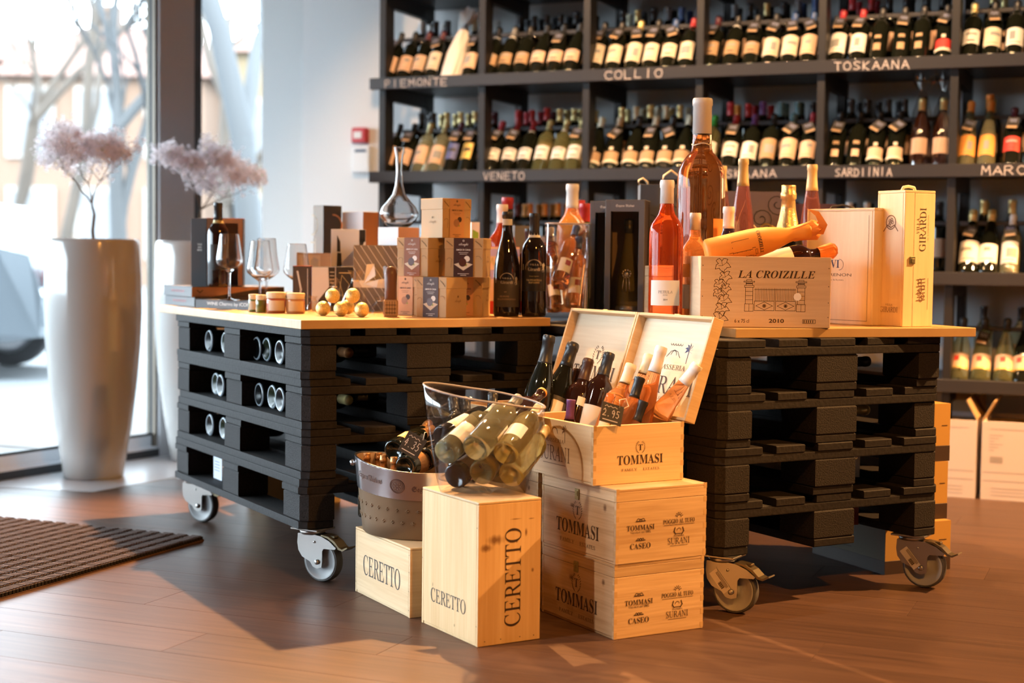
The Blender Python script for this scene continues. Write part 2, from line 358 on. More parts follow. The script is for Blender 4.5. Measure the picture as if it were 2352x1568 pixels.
# ================================================================== THE ROOM
def struct(name, mb, mats, kind='structure', parent=None, label=None):
    o = mb.build(name, mats, parent)
    if parent is None: tag(o, label, None, None, kind)
    return o
WALLW = mat('white_wall_paint', (.74, .75, .76), .8, bump=(60, .05)); CEILW = mat('white_ceiling_paint', (.42, .40, .38), .9)
GREYCOL = mat('grey_column_paint', (.52, .53, .56), .6); FRAMED = mat('dark_window_frame', (.035, .037, .04), .45)
FRAMEA = mat('bronze_aluminium', (.20, .165, .13), .4, metal=.3); SILL = mat('pale_sill_aluminium', (.62, .66, .72), .35)
BASED = mat('dark_base_trim', (.022, .026, .032), .45); TILEW = mat('white_floor_stone', (.46, .46, .48), .25)
F0 = Vector((-2.106, 6.2, 0)); F1 = Vector((-1.631, 7.081, 0)); fd = (F1-F0).normalized(); fn = Vector((fd.y, -fd.x, 0))
def facade_s(px, t=0):
    r = ray(px, 600); a, b = r.x, r.y; q = F1+fn*t      # F1 + t*fn + s*fd on the image column
    return (a*q.y - b*q.x)/(b*fd.x - a*fd.y)
def FA(s, t, z=0): return F1 + fd*s + fn*t + Vector((0, 0, z))       # facade frame: s along, t into the room
def along(mb, s0, s1, t0, t1, z0, z1, mi=0, fr=FA):
    vs = [fr(s, t, z) for z in (z0, z1) for s, t in ((s0, t0), (s1, t0), (s1, t1), (s0, t1))]
    return mb.add(vs, [(0,3,2,1),(4,5,6,7),(0,1,5,4),(1,2,6,5),(2,3,7,6),(3,0,4,7)], mi)
HC = 3.2; DW = .64                                                # ceiling height, shelf front to back wall
# corner of facade and back wall
B0 = SH(0, DW); k = ((B0-F1).cross(sd)).z/(fd.cross(sd)).z; CORNER = F1 + fd*k; SC_ = k
xc = (CORNER-B0).dot(sd)
struct('wall_back', along(MB(), xc-.3, 7.0, DW, DW+.15, 0, HC, fr=SH), WALLW)
struct('wall_right', along(MB(), 6.5, 6.65, -13, DW, 0, HC, fr=SH), mat('warm_wall_paint', (.22, .15, .10), .8))
struct('wall_front', along(MB(), -5.5, 6.6, -12, -11.85, 0, HC, fr=SH), MATS['warm_wall_paint'])
struct('ceiling', along(MB(), -6.5, 6.65, -13, DW+.15, HC, HC+.1, fr=SH), CEILW)
# floor: subfloor with separate planks laid on it along the shelf direction
FLOORM = wood('floor_laminate', (.130, .072, .048), (.044, .026, .020), (1.3, 42, 42), contrast=1.0, rough=.40, bump=.05)
FLOORM.node_tree.nodes['Principled BSDF'].inputs['Specular IOR Level'].default_value = .14
SUBF = mat('floor_joint', (.045, .026, .019), .6)
fl = MB(); along(fl, -6.5, 6.65, -13, DW+.15, -.06, -.005, fr=SH)
floor = struct('floor', fl, SUBF)
pme = {}
PW, PL = .192, 1.28
def on_screen(p):
    x, y, z = p.x, p.y, p.z-EYE; d = y*cp - z*sp_
    if d < .5: return False
    u = y*sp_ + z*cp
    return -900 < F*(x*cr+u*sr)/d+CX < 3250 and 0 < CY-F*(-x*sr+u*cr)/d < 2300
n_pl = 0; rest = MB()
for j in range(-66, 4):
    off = (j*37 % 100)/100*PL
    for i in range(-6, 7):
        x0 = i*PL+off-.4; y0 = j*PW
        c = SH(x0+PL/2, y0+PW/2); vis = any(on_screen(SH(x0+a*PL, y0+b*PW)) for a in (0, .5, 1) for b in (0, 1))
        if y0+PW > DW or x0+PL > 6.6: continue
        if FA(0, 0).dot(fn) > SH(x0+PL, y0).dot(fn): continue
        if vis:
            if 'p' not in pme:
                m = MB(); m.bbox(0, PL-.0008, 0, PW-.0007, -.005, 0, .0005); pme['p'] = m.mesh('plank', [FLOORM])
            o = link('plank', pme['p'], floor, Matrix.Translation(SH(x0, y0)) @ Matrix.Rotation(-PH, 4, 'Z')); n_pl += 1
        else: rest.add([SH(x0+a*(PL-.001), y0+b*(PW-.001), -.0005)[:] for a, b in ((0,0),(1,0),(1,1),(0,1))], [(0,1,2,3)])
tag(rest.build('far_plank_field', FLOORM, floor), kind='stuff')
# white stone strip along the glass
stx = -1.36; ws = MB(); tip = Vector((-1.645, 5.932, 0)); wt = (tip-F1).dot(fn); wl = (tip-F1).dot(fd)
ws2 = [FA(wl-.14, 0), tip, FA(SC_, wt), FA(SC_, 0)]
ws.add([(p.x, p.y, -.004) for p in ws2]+[(p.x, p.y, .0015) for p in ws2], [(4,5,6,7),(0,1,5,4),(1,2,6,5),(2,3,7,6),(3,0,4,7)])
struct('trim_1', ws, TILEW)
# facade: base, sill, frames, column, panes
sA = facade_s(346, -.055); sB = facade_s(366, .012); sC = facade_s(445, .012); sD = facade_s(463, 0)
GT = -.055
def window(name, s0, s1, pane_n=1):
    w = bpy.data.objects.new(name, None); COL.objects.link(w); tag(w, kind='structure')
    m = MB(); along(m, s0, s1, GT, GT+.02, .10, 3.12); m.build('pane', PANE, w)
    m = MB(); along(m, s0, s1, GT-.02, GT+.03, .036, .095); m.build('bottom_rail', SILL, w)
    m = MB(); along(m, s0, s1, GT+.018, GT+.028, .095, .108); m.build('gasket', FRAMED, w)
    m = MB(); along(m, s0, s1, GT-.02, GT+.05, 3.12, HC); m.build('top_rail', FRAMEA, w)
    m = MB(); along(m, s0, s1, GT+.03, .012, .036, .046); m.build('sill', SILL, w)
    return w
w1 = window('window_1', -3.55, sB-.014)
for q in range(3):
    m = MB(); d_ = (sB-sA)/3; along(m, sB-.012, sB-.0008, GT+.018*q, GT+.018*(q+1)-.002, .046, 3.12); m.build('frame_post', FRAMEA if q != 1 else FRAMED, w1)
window('window_2', sD, SC_-.02)
for q, (a, b) in enumerate(((-6.3, -3.7), (-9.1, -6.45), (-12.6, -9.25))): window('window_%d' % (q+3), a, b)
for q, s0 in enumerate((-3.7, -6.45, -9.25)):
    struct('trim_%d' % (q+4), along(MB(), s0, s0+.15, GT-.05, .0, .036, HC), FRAMEA)
struct('trim_2', along(MB(), -12.6, SC_, GT-.1, .010, -.02, .036), BASED)
struct('pillar', along(MB(), sB, sC, -.02, .015, .0, HC), GREYCOL)
struct('trim_3', along(MB(), sC, sD, GT-.02, .0, .036, HC), FRAMED)
# light from the sky enters through the glazing
for s0, s1 in ((-3.55, sB), (sD, SC_), (-6.3, -3.7), (-9.1, -6.45), (-12.6, -9.25)):
    l = bpy.data.lights.new('window_portal', 'AREA'); l.shape = 'RECTANGLE'; l.size = s1-s0; l.size_y = 3.0; l.energy = 1; l.cycles.is_portal = True
    o = bpy.data.objects.new('window_portal', l); COL.objects.link(o)
    q = Matrix((fd, Vector((0, 0, 1)), -fn)).transposed().to_4x4(); q.translation = FA((s0+s1)/2, GT-.06, 1.62); o.matrix_world = q
# fire call point and control box on the back wall
wall_p = SH(0, DW); WM = lambda p: Matrix.Translation(p) @ Matrix.Rotation(-PH, 4, 'Z')
p = on_plane(833, 312, wall_p, sn)
t = thing('fire_alarm_call_point', 'red fire alarm call point on the white wall beside the shelving', 'alarm', M=WM(p))
MB().bbox(-.042, .042, -.05, -.0005, -.04, .04, .006).build('housing', mat('alarm_red', (.50, .03, .04), .35), t)
MB().bbox(-.026, .020, -.053, -.051, -.016, .018, .0008).build('glass_plate', mat('alarm_white', (.75, .74, .74), .3), t)
p = on_plane(835, 368, wall_p, sn)
t = thing('wall_control_box', 'white wall control box with dark display below the red alarm', 'control panel', M=WM(p))
MB().bbox(-.052, .052, -.035, -.0005, -.068, .075, .006).build('housing', mat('white_plastic', (.78, .80, .82), .4), t)
MB().bbox(-.034, .034, -.037, -.0355, .040, .055, .0006).build('display', mat('navy_display', (.02, .04, .10), .2), t)

# ================================================================== OUTSIDE THE GLASS
struct('ground', MB().add([(-90, -30, -.05), (F0.x-.9, -30, -.05), (-.9, 8.7, -.05), (60, 8.7, -.05), (60, 120, -.05), (-90, 120, -.05)][:6], [(0, 1, 2, 3, 4, 5)]),
       mat('pale_paving', (.085, .09, .095), .8, bump=(3, .1)))
FAC = [mat('yellow_render', (.135, .10, .06), .9), mat('peach_render', (.13, .085, .062), .9), mat('cream_render', (.14, .11, .07), .9)]
ROOFR = mat('red_roof', (.12, .065, .05), .9); WDK = mat('far_window_dark', (.10, .105, .115), .3); WFR = mat('far_window_frame', (.22, .21, .20), .8)
def house(label, x0, x1, Y, h, m, rows, cols, roof=2.2):
    b = thing('town_house', label, 'building', (x0, Y, 0)); W = x1-x0
    MB().box(0, W, 0, 10, -.05, h).build('wall', m, b)
    r = MB(); r.add([(-.3,-.4,h),(W+.3,-.4,h),(W+.3,10.4,h),(-.3,10.4,h),(1.5,4.5,h+roof),(W-1.5,4.5,h+roof)], [(0,1,5,4),(1,2,5),(2,3,4,5),(3,0,4),(0,3,2,1)]); r.build('roof', ROOFR, b)
    fme = MB(); fme.box(-.75, .75, -.12, -.0, -1.1, 1.1); fme = fme.mesh('window', [WFR]); pme_ = MB(); pme_.box(-.58, .58, -.16, -.121, -.95, .95); pme_ = pme_.mesh('pane', [WDK])
    for i in range(cols):
        for j in range(rows):
            w = link('window', fme, b, Matrix.Translation((W*(i+.5)/cols, 0, 1.9+j*3.1))); link('pane', pme_, w)
    for i in range(2):
        m2 = MB(); m2.box(0, .9, 0, .7, 0, 1.8); m2.build('chimney', m, b, Matrix.Translation((W*(.3+.4*i), 3.6, h+roof-1.2)))
house('yellow rendered house with red roof behind the trees, seen through the first window', -29, -16.5, 48, 7.0, FAC[0], 2, 5)
house('peach rendered house with red roof, beside the yellow one', -16.0, -9.6, 47, 6.4, FAC[1], 2, 3)
house('cream rendered house with red roof, seen through the far window', -9.2, 2, 50, 7.6, FAC[2], 2, 5)
# bare trees
BARK = mat('pale_bark', (.045, .048, .052), .9, bump=(8, .4)); BARKB = mat('brown_bark', (.055, .044, .036), .9, bump=(8, .4))
def bare_tree(label, x, y, h, r, bark, seed, lean=0, depth=5, fork=.35):
    R = random.Random(seed); t = thing('bare_tree', label, 'tree', (x, y, -.05), group=None)
    tr = MB(); br = MB()
    def grow(p, d, L, rad, lev):
        pts = [p]; q = Vector(p); dd = Vector(d)
        for i in range(4): dd = (dd + Vector((R.uniform(-.18, .18), R.uniform(-.18, .18), R.uniform(-.05, .12)))).normalized(); q = q + dd*L/4; pts.append(q.copy())
        (tr if lev == 0 else br).tube(pts, rad, 8 if lev < 2 else (5 if lev < 3 else 3), r2=rad*.62, cap=False)
        if lev >= depth: return
        for kx in range(3 if lev < 4 else 2):
            a = R.uniform(0, 2*PI); s = R.uniform(.35, .85)
            nd = (dd + Vector((math.cos(a)*s, math.sin(a)*s, R.uniform(-.15, .35)))).normalized()
            grow(pts[-1] if kx < 2 else pts[2], nd, L*R.uniform(.58, .78), rad*.58, lev+1)
    grow(Vector((0, 0, 0)), Vector((lean, 0, 1)).normalized(), h*fork, r, 0)
    tr.build('trunk', bark, t); tag(br.build('branches', bark, t), kind='stuff')
bare_tree('grey bare tree with forked trunk beyond the first window', at(255, 17, 0).x, 17, 8, .12, BARK, 11, .10, 5, .30)
bare_tree('slim brown bare tree beyond the first window, left of the forked grey tree', at(140, 21, 0).x, 21, 10, .10, BARKB, 5, 0, 4, .5)
bare_tree('far bare tree behind the white planters, against the yellow house', at(40, 30, 0).x, 30, 12, .16, BARKB, 8, .05, 5, .3)
bare_tree('thick pale bare tree filling the middle of the far window', at(600, 15, 0).x, 15, 11, .15, BARK, 3, -.02, 5, .40)
bare_tree('leaning grey bare tree at the right of the far window', at(655, 19, 0).x, 19, 9, .12, BARK, 33, .16, 5, .34)
bare_tree('slim bare tree at the left of the far window', at(500, 24, 0).x, 24, 10, .15, BARKB, 17, .05, 4, .35)
# parked car
CARP = mat('silver_car_paint', (.11, .125, .14), .25, metal=.3, coat=.6); CARG = mat('car_glass', (.03, .05, .07), .05)
TYRE = mat('tyre_rubber', (.03, .03, .032), .8); RIM = mat('alloy_rim', (.30, .30, .32), .3, metal=.7)
car = thing('parked_car', 'silver grey estate car parked outside behind the tall white planter', 'car', (-3.62, 11.7, -.05))
prof = [(-4.45,.30),(-4.5,.62),(-4.3,.80),(-3.3,.95),(-2.55,1.42),(-1.15,1.46),(-.42,1.04),(-.1,.98),(0,.66),(-.02,.34),(-.28,.30)]
cb = MB(); n = len(prof); NW = 5; vs = []
for kx in range(NW):
    v = kx/(NW-1); y = v*1.75; ins = (abs(v-.5)*2)**3
    for x, z in prof: vs.append((x*(1-.012*ins)-.02*ins, y if z < 1.0 else .875+(y-.875)*.80, z))
fs = [(kx*n+i, kx*n+(i+1) % n, (kx+1)*n+(i+1) % n, (kx+1)*n+i) for kx in range(NW-1) for i in range(n)]
fs += [tuple(range(n))[::-1], tuple((NW-1)*n+i for i in range(n))]
cb.add(vs, fs); cb.build('body', CARP, car)
sg = MB(); sg.prism([(-3.1, .99), (-2.5, 1.34), (-1.3, 1.37), (-.72, 1.05), (-.75, 1.0)], -.0, .012); sg.build('side_window', CARG, car, Matrix.Translation((0, .145, 0)) @ Matrix.Rotation(PI/2, 4, 'X'))
for x in (-3.75, -.80):
    for y in (.02, 1.55):
        w = MB(); MX = Matrix.Rotation(PI/2, 4, 'X')
        w.lathe([(0, -.1), (.33, -.1), (.36, -.07), (.36, .07), (.33, .1), (0, .1)], 28, 0, MX); wo = w.build('wheel', TYRE, car, Matrix.Translation((x, y+.08, .36)))
        w = MB(); w.lathe([(0, .115), (.05, .12), (.20, .104), (.235, .11), (.24, .1), (0, .098)], 20, 0, MX); w.build('rim', RIM, wo)
MB().bbox(-.02, .03, .1, 1.65, .42, .60, .02).build('bumper', mat('bumper_grey', (.30, .32, .34), .5), car)
MB().bbox(-.03, .02, .06, .3, .74, .92, .01).build('tail_light', mat('tail_light_red', (.35, .04, .04), .2), car)
vn = thing('white_van', 'white van parked far off behind the silver car', 'van', (at(95, 22, 0).x, 22, -.05))
MB().bbox(-5, 0, 0, 1.9, .3, 1.15, .12).build('body', mat('van_white', (.55, .56, .57), .3), vn)
MB().bbox(-4.2, -.6, .15, 1.75, 1.15, 1.7, .12).build('cabin', mat('van_glass', (.25, .28, .30), .1), vn)
for x in (-4, -.9):
    w = MB(); w.lathe([(0, -.1), (.33, -.1), (.35, 0), (.33, .1), (0, .1)], 20, 0, Matrix.Rotation(PI/2, 4, 'X')); w.build('wheel', TYRE, vn, Matrix.Translation((x, .1, .35)))

# ================================================================== PLANTERS WITH BLOSSOM
GLAZE = mat('white_glaze', (.44, .425, .41), .14, coat=.7, bump=(14, .12)); SOIL = mat('soil', (.05, .035, .025), .9)
TWIG = mat('twig_bark', (.13, .085, .05), .8); PETAL = mat('blossom_petal', (.92, .85, .86), .7)
_n = PETAL.node_tree; _t = _n.nodes.new('ShaderNodeBsdfTranslucent'); _t.inputs[0].default_value = (.95, .86, .88, 1); _x = _n.nodes.new('ShaderNodeMixShader'); _x.inputs[0].default_value = .5
_n.links.new(_n.nodes['Principled BSDF'].outputs[0], _x.inputs[1]); _n.links.new(_t.outputs[0], _x.inputs[2]); _n.links.new(_x.outputs[0], _n.nodes['Material Output'].inputs[0]); LEAFG = mat('young_leaf', (.28, .34, .06), .6)
def planter(label, c, h=1.0):
    t = thing('floor_planter', label, 'planter', c)
    prof = [(0,0),(.118,0),(.124,.008),(.135,.08),(.158,.22),(.180,.40),(.194,.56),(.200,.70),(.198,.85),(.190,.985),(.186,1.0),(.178,1.0),(.175,.985),(.175,.93),(0,.93)]
    MB().lathe([(r, z*h) for r, z in prof], 56).build('pot', GLAZE, t)
    MB().lathe([(0, .935), (.174, .932)], 24).build('soil', SOIL, t)
def blossom(label, c, seed, scale=1.0, lean=(0, 0), spread=1.0):
    R = random.Random(seed); t = thing('blossom_tree', label, 'plant', c)
    tw = MB(); fb = MB(); lb = MB(); ends = []
    def grow(p, d, L, rad, lev):
        pts = [p]; q = Vector(p); dd = Vector(d)
        for i in range(3): dd = (dd + Vector((R.uniform(-.2, .2), R.uniform(-.2, .2), R.uniform(-.05, .15)))).normalized(); q = q+dd*L/3; pts.append(q.copy()); ends.append((q.copy(), lev))
        tw.tube(pts, rad, 5 if lev < 2 else 3, r2=rad*.7, cap=False)
        if lev >= 5: return
        for kx in range(3):
            a = R.uniform(0, 2*PI); s = R.uniform(.35, 1.25)*spread
            grow(pts[-1], (dd*.6 + Vector((math.cos(a)*s, math.sin(a)*s, R.uniform(.0, .5)))).normalized(), L*R.uniform(.55, .85) if lev else .125, rad*.62, lev+1)
    trunk = MB(); trunk.tube([(0,0,-.06),(.004,0,.04),(-.002,.003,.10),(.006,0,.165)], .008, 8, r2=.0065); trunk.build('trunk', TWIG, t)
    grow(Vector((.006, 0, .165)), Vector((lean[0], lean[1], 1)).normalized(), .05, .006, 0)
    for p, lev in ends:
        if lev < 2 or R.random() < .1: continue
        for _ in range(3):
            c0 = p+Vector([R.uniform(-.032, .032) for _ in range(3)]); rr = R.uniform(.008, .0125)*scale
            rot = Matrix.Rotation(R.uniform(0, 6), 4, Vector([R.uniform(-1, 1) for _ in range(3)]).normalized() if True else 'X')
            q = Matrix.Translation(c0) @ rot
            for kx in range(5):
                a = kx*2*PI/5; ca, sa = math.cos(a), math.sin(a)
                fb.add([(0,0,0), (rr*.7*math.cos(a-.4), rr*.7*math.sin(a-.4), .3*rr), (rr*1.1*ca, rr*1.1*sa, .5*rr), (rr*.7*math.cos(a+.4), rr*.7*math.sin(a+.4), .3*rr)], [(0,1,2,3)], 0, True, q)
        if R.random() < .16:
            q = Matrix.Translation(p) @ Matrix.Rotation(R.uniform(0, 6), 4, 'Z') @ Matrix.Rotation(R.uniform(-1, 1), 4, 'X'); l = .018
            lb.add([(0,0,0), (l*.4,-l*.22,.002), (l,0,0), (l*.4,l*.22,.002)], [(0,1,2,3)], 0, True, q)
    tag(tw.build('branches', TWIG, t), kind='stuff'); tag(fb.build('blossoms', PETAL, t), kind='stuff'); tag(lb.build('leaves', LEAFG, t), kind='stuff')
planter('tall glossy white planter standing alone in front of the first window', (-1.758, 6.34, .0015))
planter('tall white planter half hidden behind the left pallet table', (-1.44, 6.93, .0015))
blossom('pale pink blossom tree growing in the nearer white planter', (-1.758, 6.34, .935), 4, 1.0, (-.02, 0), 1.0)
blossom('pale pink blossom tree growing in the planter behind the left table', (-1.44, 6.93, .935), 9, 1.05, (.05, 0), 1.15)

# ================================================================== ENTRANCE MAT
MATP = mat('mat_brown_rib', (.075, .045, .033), .9, bump=(200, .5)); MATB = mat('mat_aluminium', (.22, .13, .09), .4, metal=.4); MATK = mat('mat_bristle', (.016, .013, .012), .9)
mt = thing('entrance_mat', 'brown ribbed entrance mat on the wooden floor by the window', 'mat', (-1.008, 4.944, 0), -PH)
NR, PITCH, ML = 24, .0555, 2.2
MB().box(-NR*PITCH, 0, -ML, 0, .0, .004).build('base', MATB, mt)
rib = MB(); rib.bbox(-.042, -.004, -ML, 0, .004, .015, .003); rib = rib.mesh('rib', [MATP])
rail = MB(); rail.box(-.0525, -.0505, -ML, -.006, .004, .0125); rail.box(-.0465, -.0445, -ML, -.006, .004, .0125); rail = rail.mesh('rail', [MATB])
bri = MB()
for q in range(150): bri.box(-.0035, .0005, -ML+q*ML/150, -ML+q*ML/150+.009, .004, .0145)
bri = bri.mesh('bristles', [MATK])
tuf = MB(); R = random.Random(3)
for q in range(170):
    y = -ML+q*ML/170; tuf.box(-.040, -.006, y, y+.007, .015, .0165+R.random()*.002)
tuf = tuf.mesh('pile', [MATP])
for kx in range(NR):
    q = Matrix.Translation((-kx*PITCH, 0, 0)); r_ = link('rib', rib, mt, q); link('rail', rail, mt, q)
    tag(link('pile', tuf, r_), kind='stuff'); tag(link('bristles', bri, r_), kind='stuff')

# ================================================================== PALLET TABLES
PAINT = mat('black_stain_paint', (.0105, .0088, .0092), .7, spec=.25, bump=(90, .55), var=(24, (.018, .015, .015)))
PAINTB = mat('black_stain_block', (.011, .0092, .0096), .75, spec=.25, bump=(260, .9), var=(70, (.028, .024, .024)))
TABLEW = wood('butcher_block', (.62, .41, .20), (.48, .29, .12), (3, 26, 3), contrast=.9, rough=.32, bump=.05)
ZINC = mat('zinc_plate', (.40, .39, .375), .28, metal=.95); ZINCD = mat('dark_zinc', (.20, .16, .10), .35, metal=.9)
WHEELG = mat('wheel_grey', (.33, .33, .335), .45); WHEELT = mat('wheel_tyre', (.085, .08, .078), .6); BOLT = mat('bolt_steel', (.45, .44, .42), .3, metal=.9)
TH = .5211; te = Vector((math.cos(TH), math.sin(TH), 0)); tg = Vector((-te.y, te.x, 0))
UX = [(0, .1), (.3275, .4725), (.7, .8)]; VX = [(0, .145), (.5275, .6725), (1.055, 1.2)]
TOPX = [(0, .145), (.1913, .2913), (.3375, .4625), (.5088, .6088), (.655, .8)]
_pal = {}
def pmesh(u0, u1, v0, v1, z0, z1, m, nm, b=.0025, ch=.02):
    k = (round(u0, 3), round(v0, 3), round(z0, 3), nm)
    if k not in _pal:
        mb = MB(); poly = []
        for (u, v) in ((u0, v0), (u1, v0), (u1, v1), (u0, v1)):
            cu = abs(u) < 1e-4 or abs(u-.8) < 1e-4; cv = abs(v) < 1e-4 or abs(v-1.2) < 1e-4
            if cu and cv:
                su = ch if u < .4 else -ch; sv = ch if v < .6 else -ch
                a, b_ = (u, v+sv), (u+su, v)
                poly += [a, b_] if (u < .4) == (v < .6) else [b_, a]
            else: poly.append((u, v))
        cx = sum(p[0] for p in poly)/len(poly); cy = sum(p[1] for p in poly)/len(poly)
        def ins(p, d): l = math.hypot(p[0]-cx, p[1]-cy); return (p[0]+(cx-p[0])/l*d, p[1]+(cy-p[1])/l*d)
        n = len(poly); rings = [[(*ins(p, b*1.4), z0) for p in poly], [(*p, z0+b) for p in poly], [(*p, z1-b) for p in poly], [(*ins(p, b*1.4), z1) for p in poly]]
        vs = [p for r in rings for p in r]; fs = [tuple(range(n))[::-1], tuple(range(3*n, 4*n))]
        for r in range(3): fs += [(r*n+i, r*n+(i+1) % n, (r+1)*n+(i+1) % n, (r+1)*n+i) for i in range(n)]
        mb.add(vs, fs); _pal[k] = mb.mesh(nm, [m])
    return _pal[k]
def pallet(parent, z, R):
    p = part('pallet', parent, TR(R.uniform(-.004, .004), R.uniform(-.004, .004), z, R.uniform(-.004, .004)))
    J = lambda: Matrix.Translation((R.uniform(-.002, .002), R.uniform(-.003, .003), 0)) @ Matrix.Rotation(R.uniform(-.004, .004), 4, 'Z')
    for u0, u1 in UX: link('base_board', pmesh(u0, u1, 0, 1.2, 0, .022, PAINT, 'base_board'), p, J())
    for u0, u1 in UX:
        for v0, v1 in VX: link('block', pmesh(u0, u1, v0, v1, .022, .100, PAINTB, 'block', .004), p, J())
    for v0, v1 in VX: link('crossboard', pmesh(0, .8, v0, v1, .100, .122, PAINT, 'crossboard'), p, J())
    for u0, u1 in TOPX: link('deck_board', pmesh(u0, u1, 0, 1.2, .122, .144, PAINT, 'deck_board'), p, J())
_cas = {}
def caster(parent, x, y, rz, tag_on=True, brake=True):
    """swivel caster; local +x is the trailing direction, hub face towards -y"""
    c = part('caster', parent, TR(x, y, 0, rz))
    if not _cas:
        m = MB(); m.bbox(-.05, .05, -.042, .042, .149, .155, .0015); _cas['mount_plate'] = m.mesh('mount_plate', [ZINC])
        m = MB(); m.lathe([(0,.149),(.036,.149),(.038,.144),(.036,.139),(.033,.136),(0,.136)], 32); _cas['swivel_race'] = m.mesh('swivel_race', [ZINC])
        side = [(-.036,.137),(-.038,.110),(-.034,.088),(-.020,.070),(.010,.058),(.020,.045),(.036,.040),(.052,.046),(.054,.060),(.054,.092),(.060,.100),(.100,.102),(.104,.107),(.080,.124),(.050,.135),(.02,.138)]
        m = MB(); RX = Matrix.Rotation(PI/2, 4, 'X')
        m.prism(side, .0215, .0245, 0, RX); m.prism(side, -.0245, -.0215, 0, RX)
        m.add([(x_, s*.0245, z) for x_, z in side[:4] for s in (-1, 1)], [(0,1,3,2),(2,3,5,4),(4,5,7,6)], 0, True)
        m.add([(x_, s*.0245, z) for x_, z in ((.104,.107),(.080,.124),(.050,.135),(-.036,.137)) for s in (-1, 1)], [(0,1,3,2),(2,3,5,4),(4,5,7,6)], 0, False)
        _cas['fork'] = m.mesh('fork', [ZINC])
        m = MB(); m.lathe([(0,-.006),(.052,-.006),(.0575,-.016),(.0605,-.014),(.0625,-.006),(.0625,.006),(.0605,.014),(.0575,.016),(.052,.006),(0,.006)], 48, 0, Matrix.Translation((.040, 0, .0625)) @ RX)
        _cas['wheel'] = m.mesh('wheel', [WHEELT])
        m = MB(); m.lathe([(0,.0135),(.012,.0135),(.014,.010),(.017,.0075),(.040,.0085),(.050,.0155),(.054,.0165),(.056,.0162),(.054,.006),(0,.006)], 40, 0, Matrix.Translation((.040, 0, .0625)) @ RX)
        m.lathe([(0,-.0135),(.012,-.0135),(.017,-.0075),(.040,-.0085),(.050,-.0155),(.056,-.0162),(.054,-.006),(0,-.006)], 40, 0, Matrix.Translation((.040, 0, .0625)) @ RX)
        _cas['hub'] = m.mesh('hub', [WHEELG])
        m = MB(); m.lathe([(0,.032),(.004,.032),(.0075,.030),(.0078,.024),(0,.024)], 12, 0, Matrix.Translation((.037, 0, .0600)) @ RX); m.lathe([(0,.027),(.0035,.027),(.0035,.024),(0,.024)], 8, 0, Matrix.Translation((.026, 0, .117)) @ RX)
        _cas['axle_bolt'] = m.mesh('axle_bolt', [BOLT])
        m = MB(); pl = [(.046,.139),(.072,.136),(.095,.124),(.112,.108),(.122,.104),(.140,.112),(.142,.109),(.124,.099),(.108,.102),(.090,.119),(.068,.131),(.046,.134)]
        m.prism(pl, -.020, .020, 0, RX); m.bbox(.070, .088, -.010, .010, .130, .138, .002); _cas['brake_pedal'] = m.mesh('brake_pedal', [ZINCD])
        m = MB(); q = Matrix.Translation((-.012, -.0262, .104)) @ Matrix.Rotation(math.radians(50), 4, 'Y')
        m.box(-.008, .058, -.0004, .0004, -.012, .014, 0, q); _cas['sticker'] = m.mesh('sticker', [mat('sticker_paper', (.62, .56, .52), .5)])
        m = MB()
        for kx in range(9): m.box(.026+kx*.0022, .0272+kx*.0022+.0006*(kx % 2), -.0009, -.0005, -.008, .003, 0, q)
        for kx in range(3): m.box(.0, .050, -.0009, -.0005, .005+kx*.003, .006+kx*.003, 0, q)
        _cas['print'] = m.mesh('sticker_print', [INK])
    for nm in ('mount_plate', 'swivel_race', 'fork', 'axle_bolt'): link(nm, _cas[nm], c)
    link('wheel', _cas['wheel'], c); link('wheel_hub', _cas['hub'], c)
    if brake: link('brake_pedal', _cas['brake_pedal'], c)
    if tag_on: link('barcode_sticker', _cas['sticker'], c); link('sticker_print', _cas['print'], c)
def pallet_table(label, org, topM, topmesh, seed, stick):
    t = thing('pallet_table', label, 'table', org, TH); R = random.Random(seed)
    for kx in range(4): pallet(t, .155+kx*.144, R)
    crz = math.atan2(-.53, .85)-TH
    for (x, y) in ((.050, .045), (.745, .050), (.055, 1.145), (.745, 1.15)): caster(t, x, y, crz, stick)
    link('tabletop', topmesh, t, topM)
    return t
A0 = Vector((-.5932, 4.2972, 0)); Bq = Vector((.5524, 3.9645, 0))
def loc(p, o): d = Vector(p)-o; return d.dot(te), d.dot(tg)
def top_mesh(w, l):
    m = MB(); m.bbox(0, w, 0, l, 0, .026, .0015, 0); return m.mesh('tabletop', [TABLEW])
tl = pallet_table('left table of stacked black pallets on wheels with chocolate boxes and glasses on it', A0, TR(-.006, .004, .731), top_mesh(.83, 1.37), 1, False)
tA = math.radians(18.4); x, y = loc((.607, 4.10, 0), Bq)
tr_ = pallet_table('right table of stacked black pallets on wheels with wooden wine boxes on it', Bq, TR(x, y, .731, tA-TH), top_mesh(.765, 1.22), 2, True)
TT = .757
# bottles lying in the pallets are placed further down

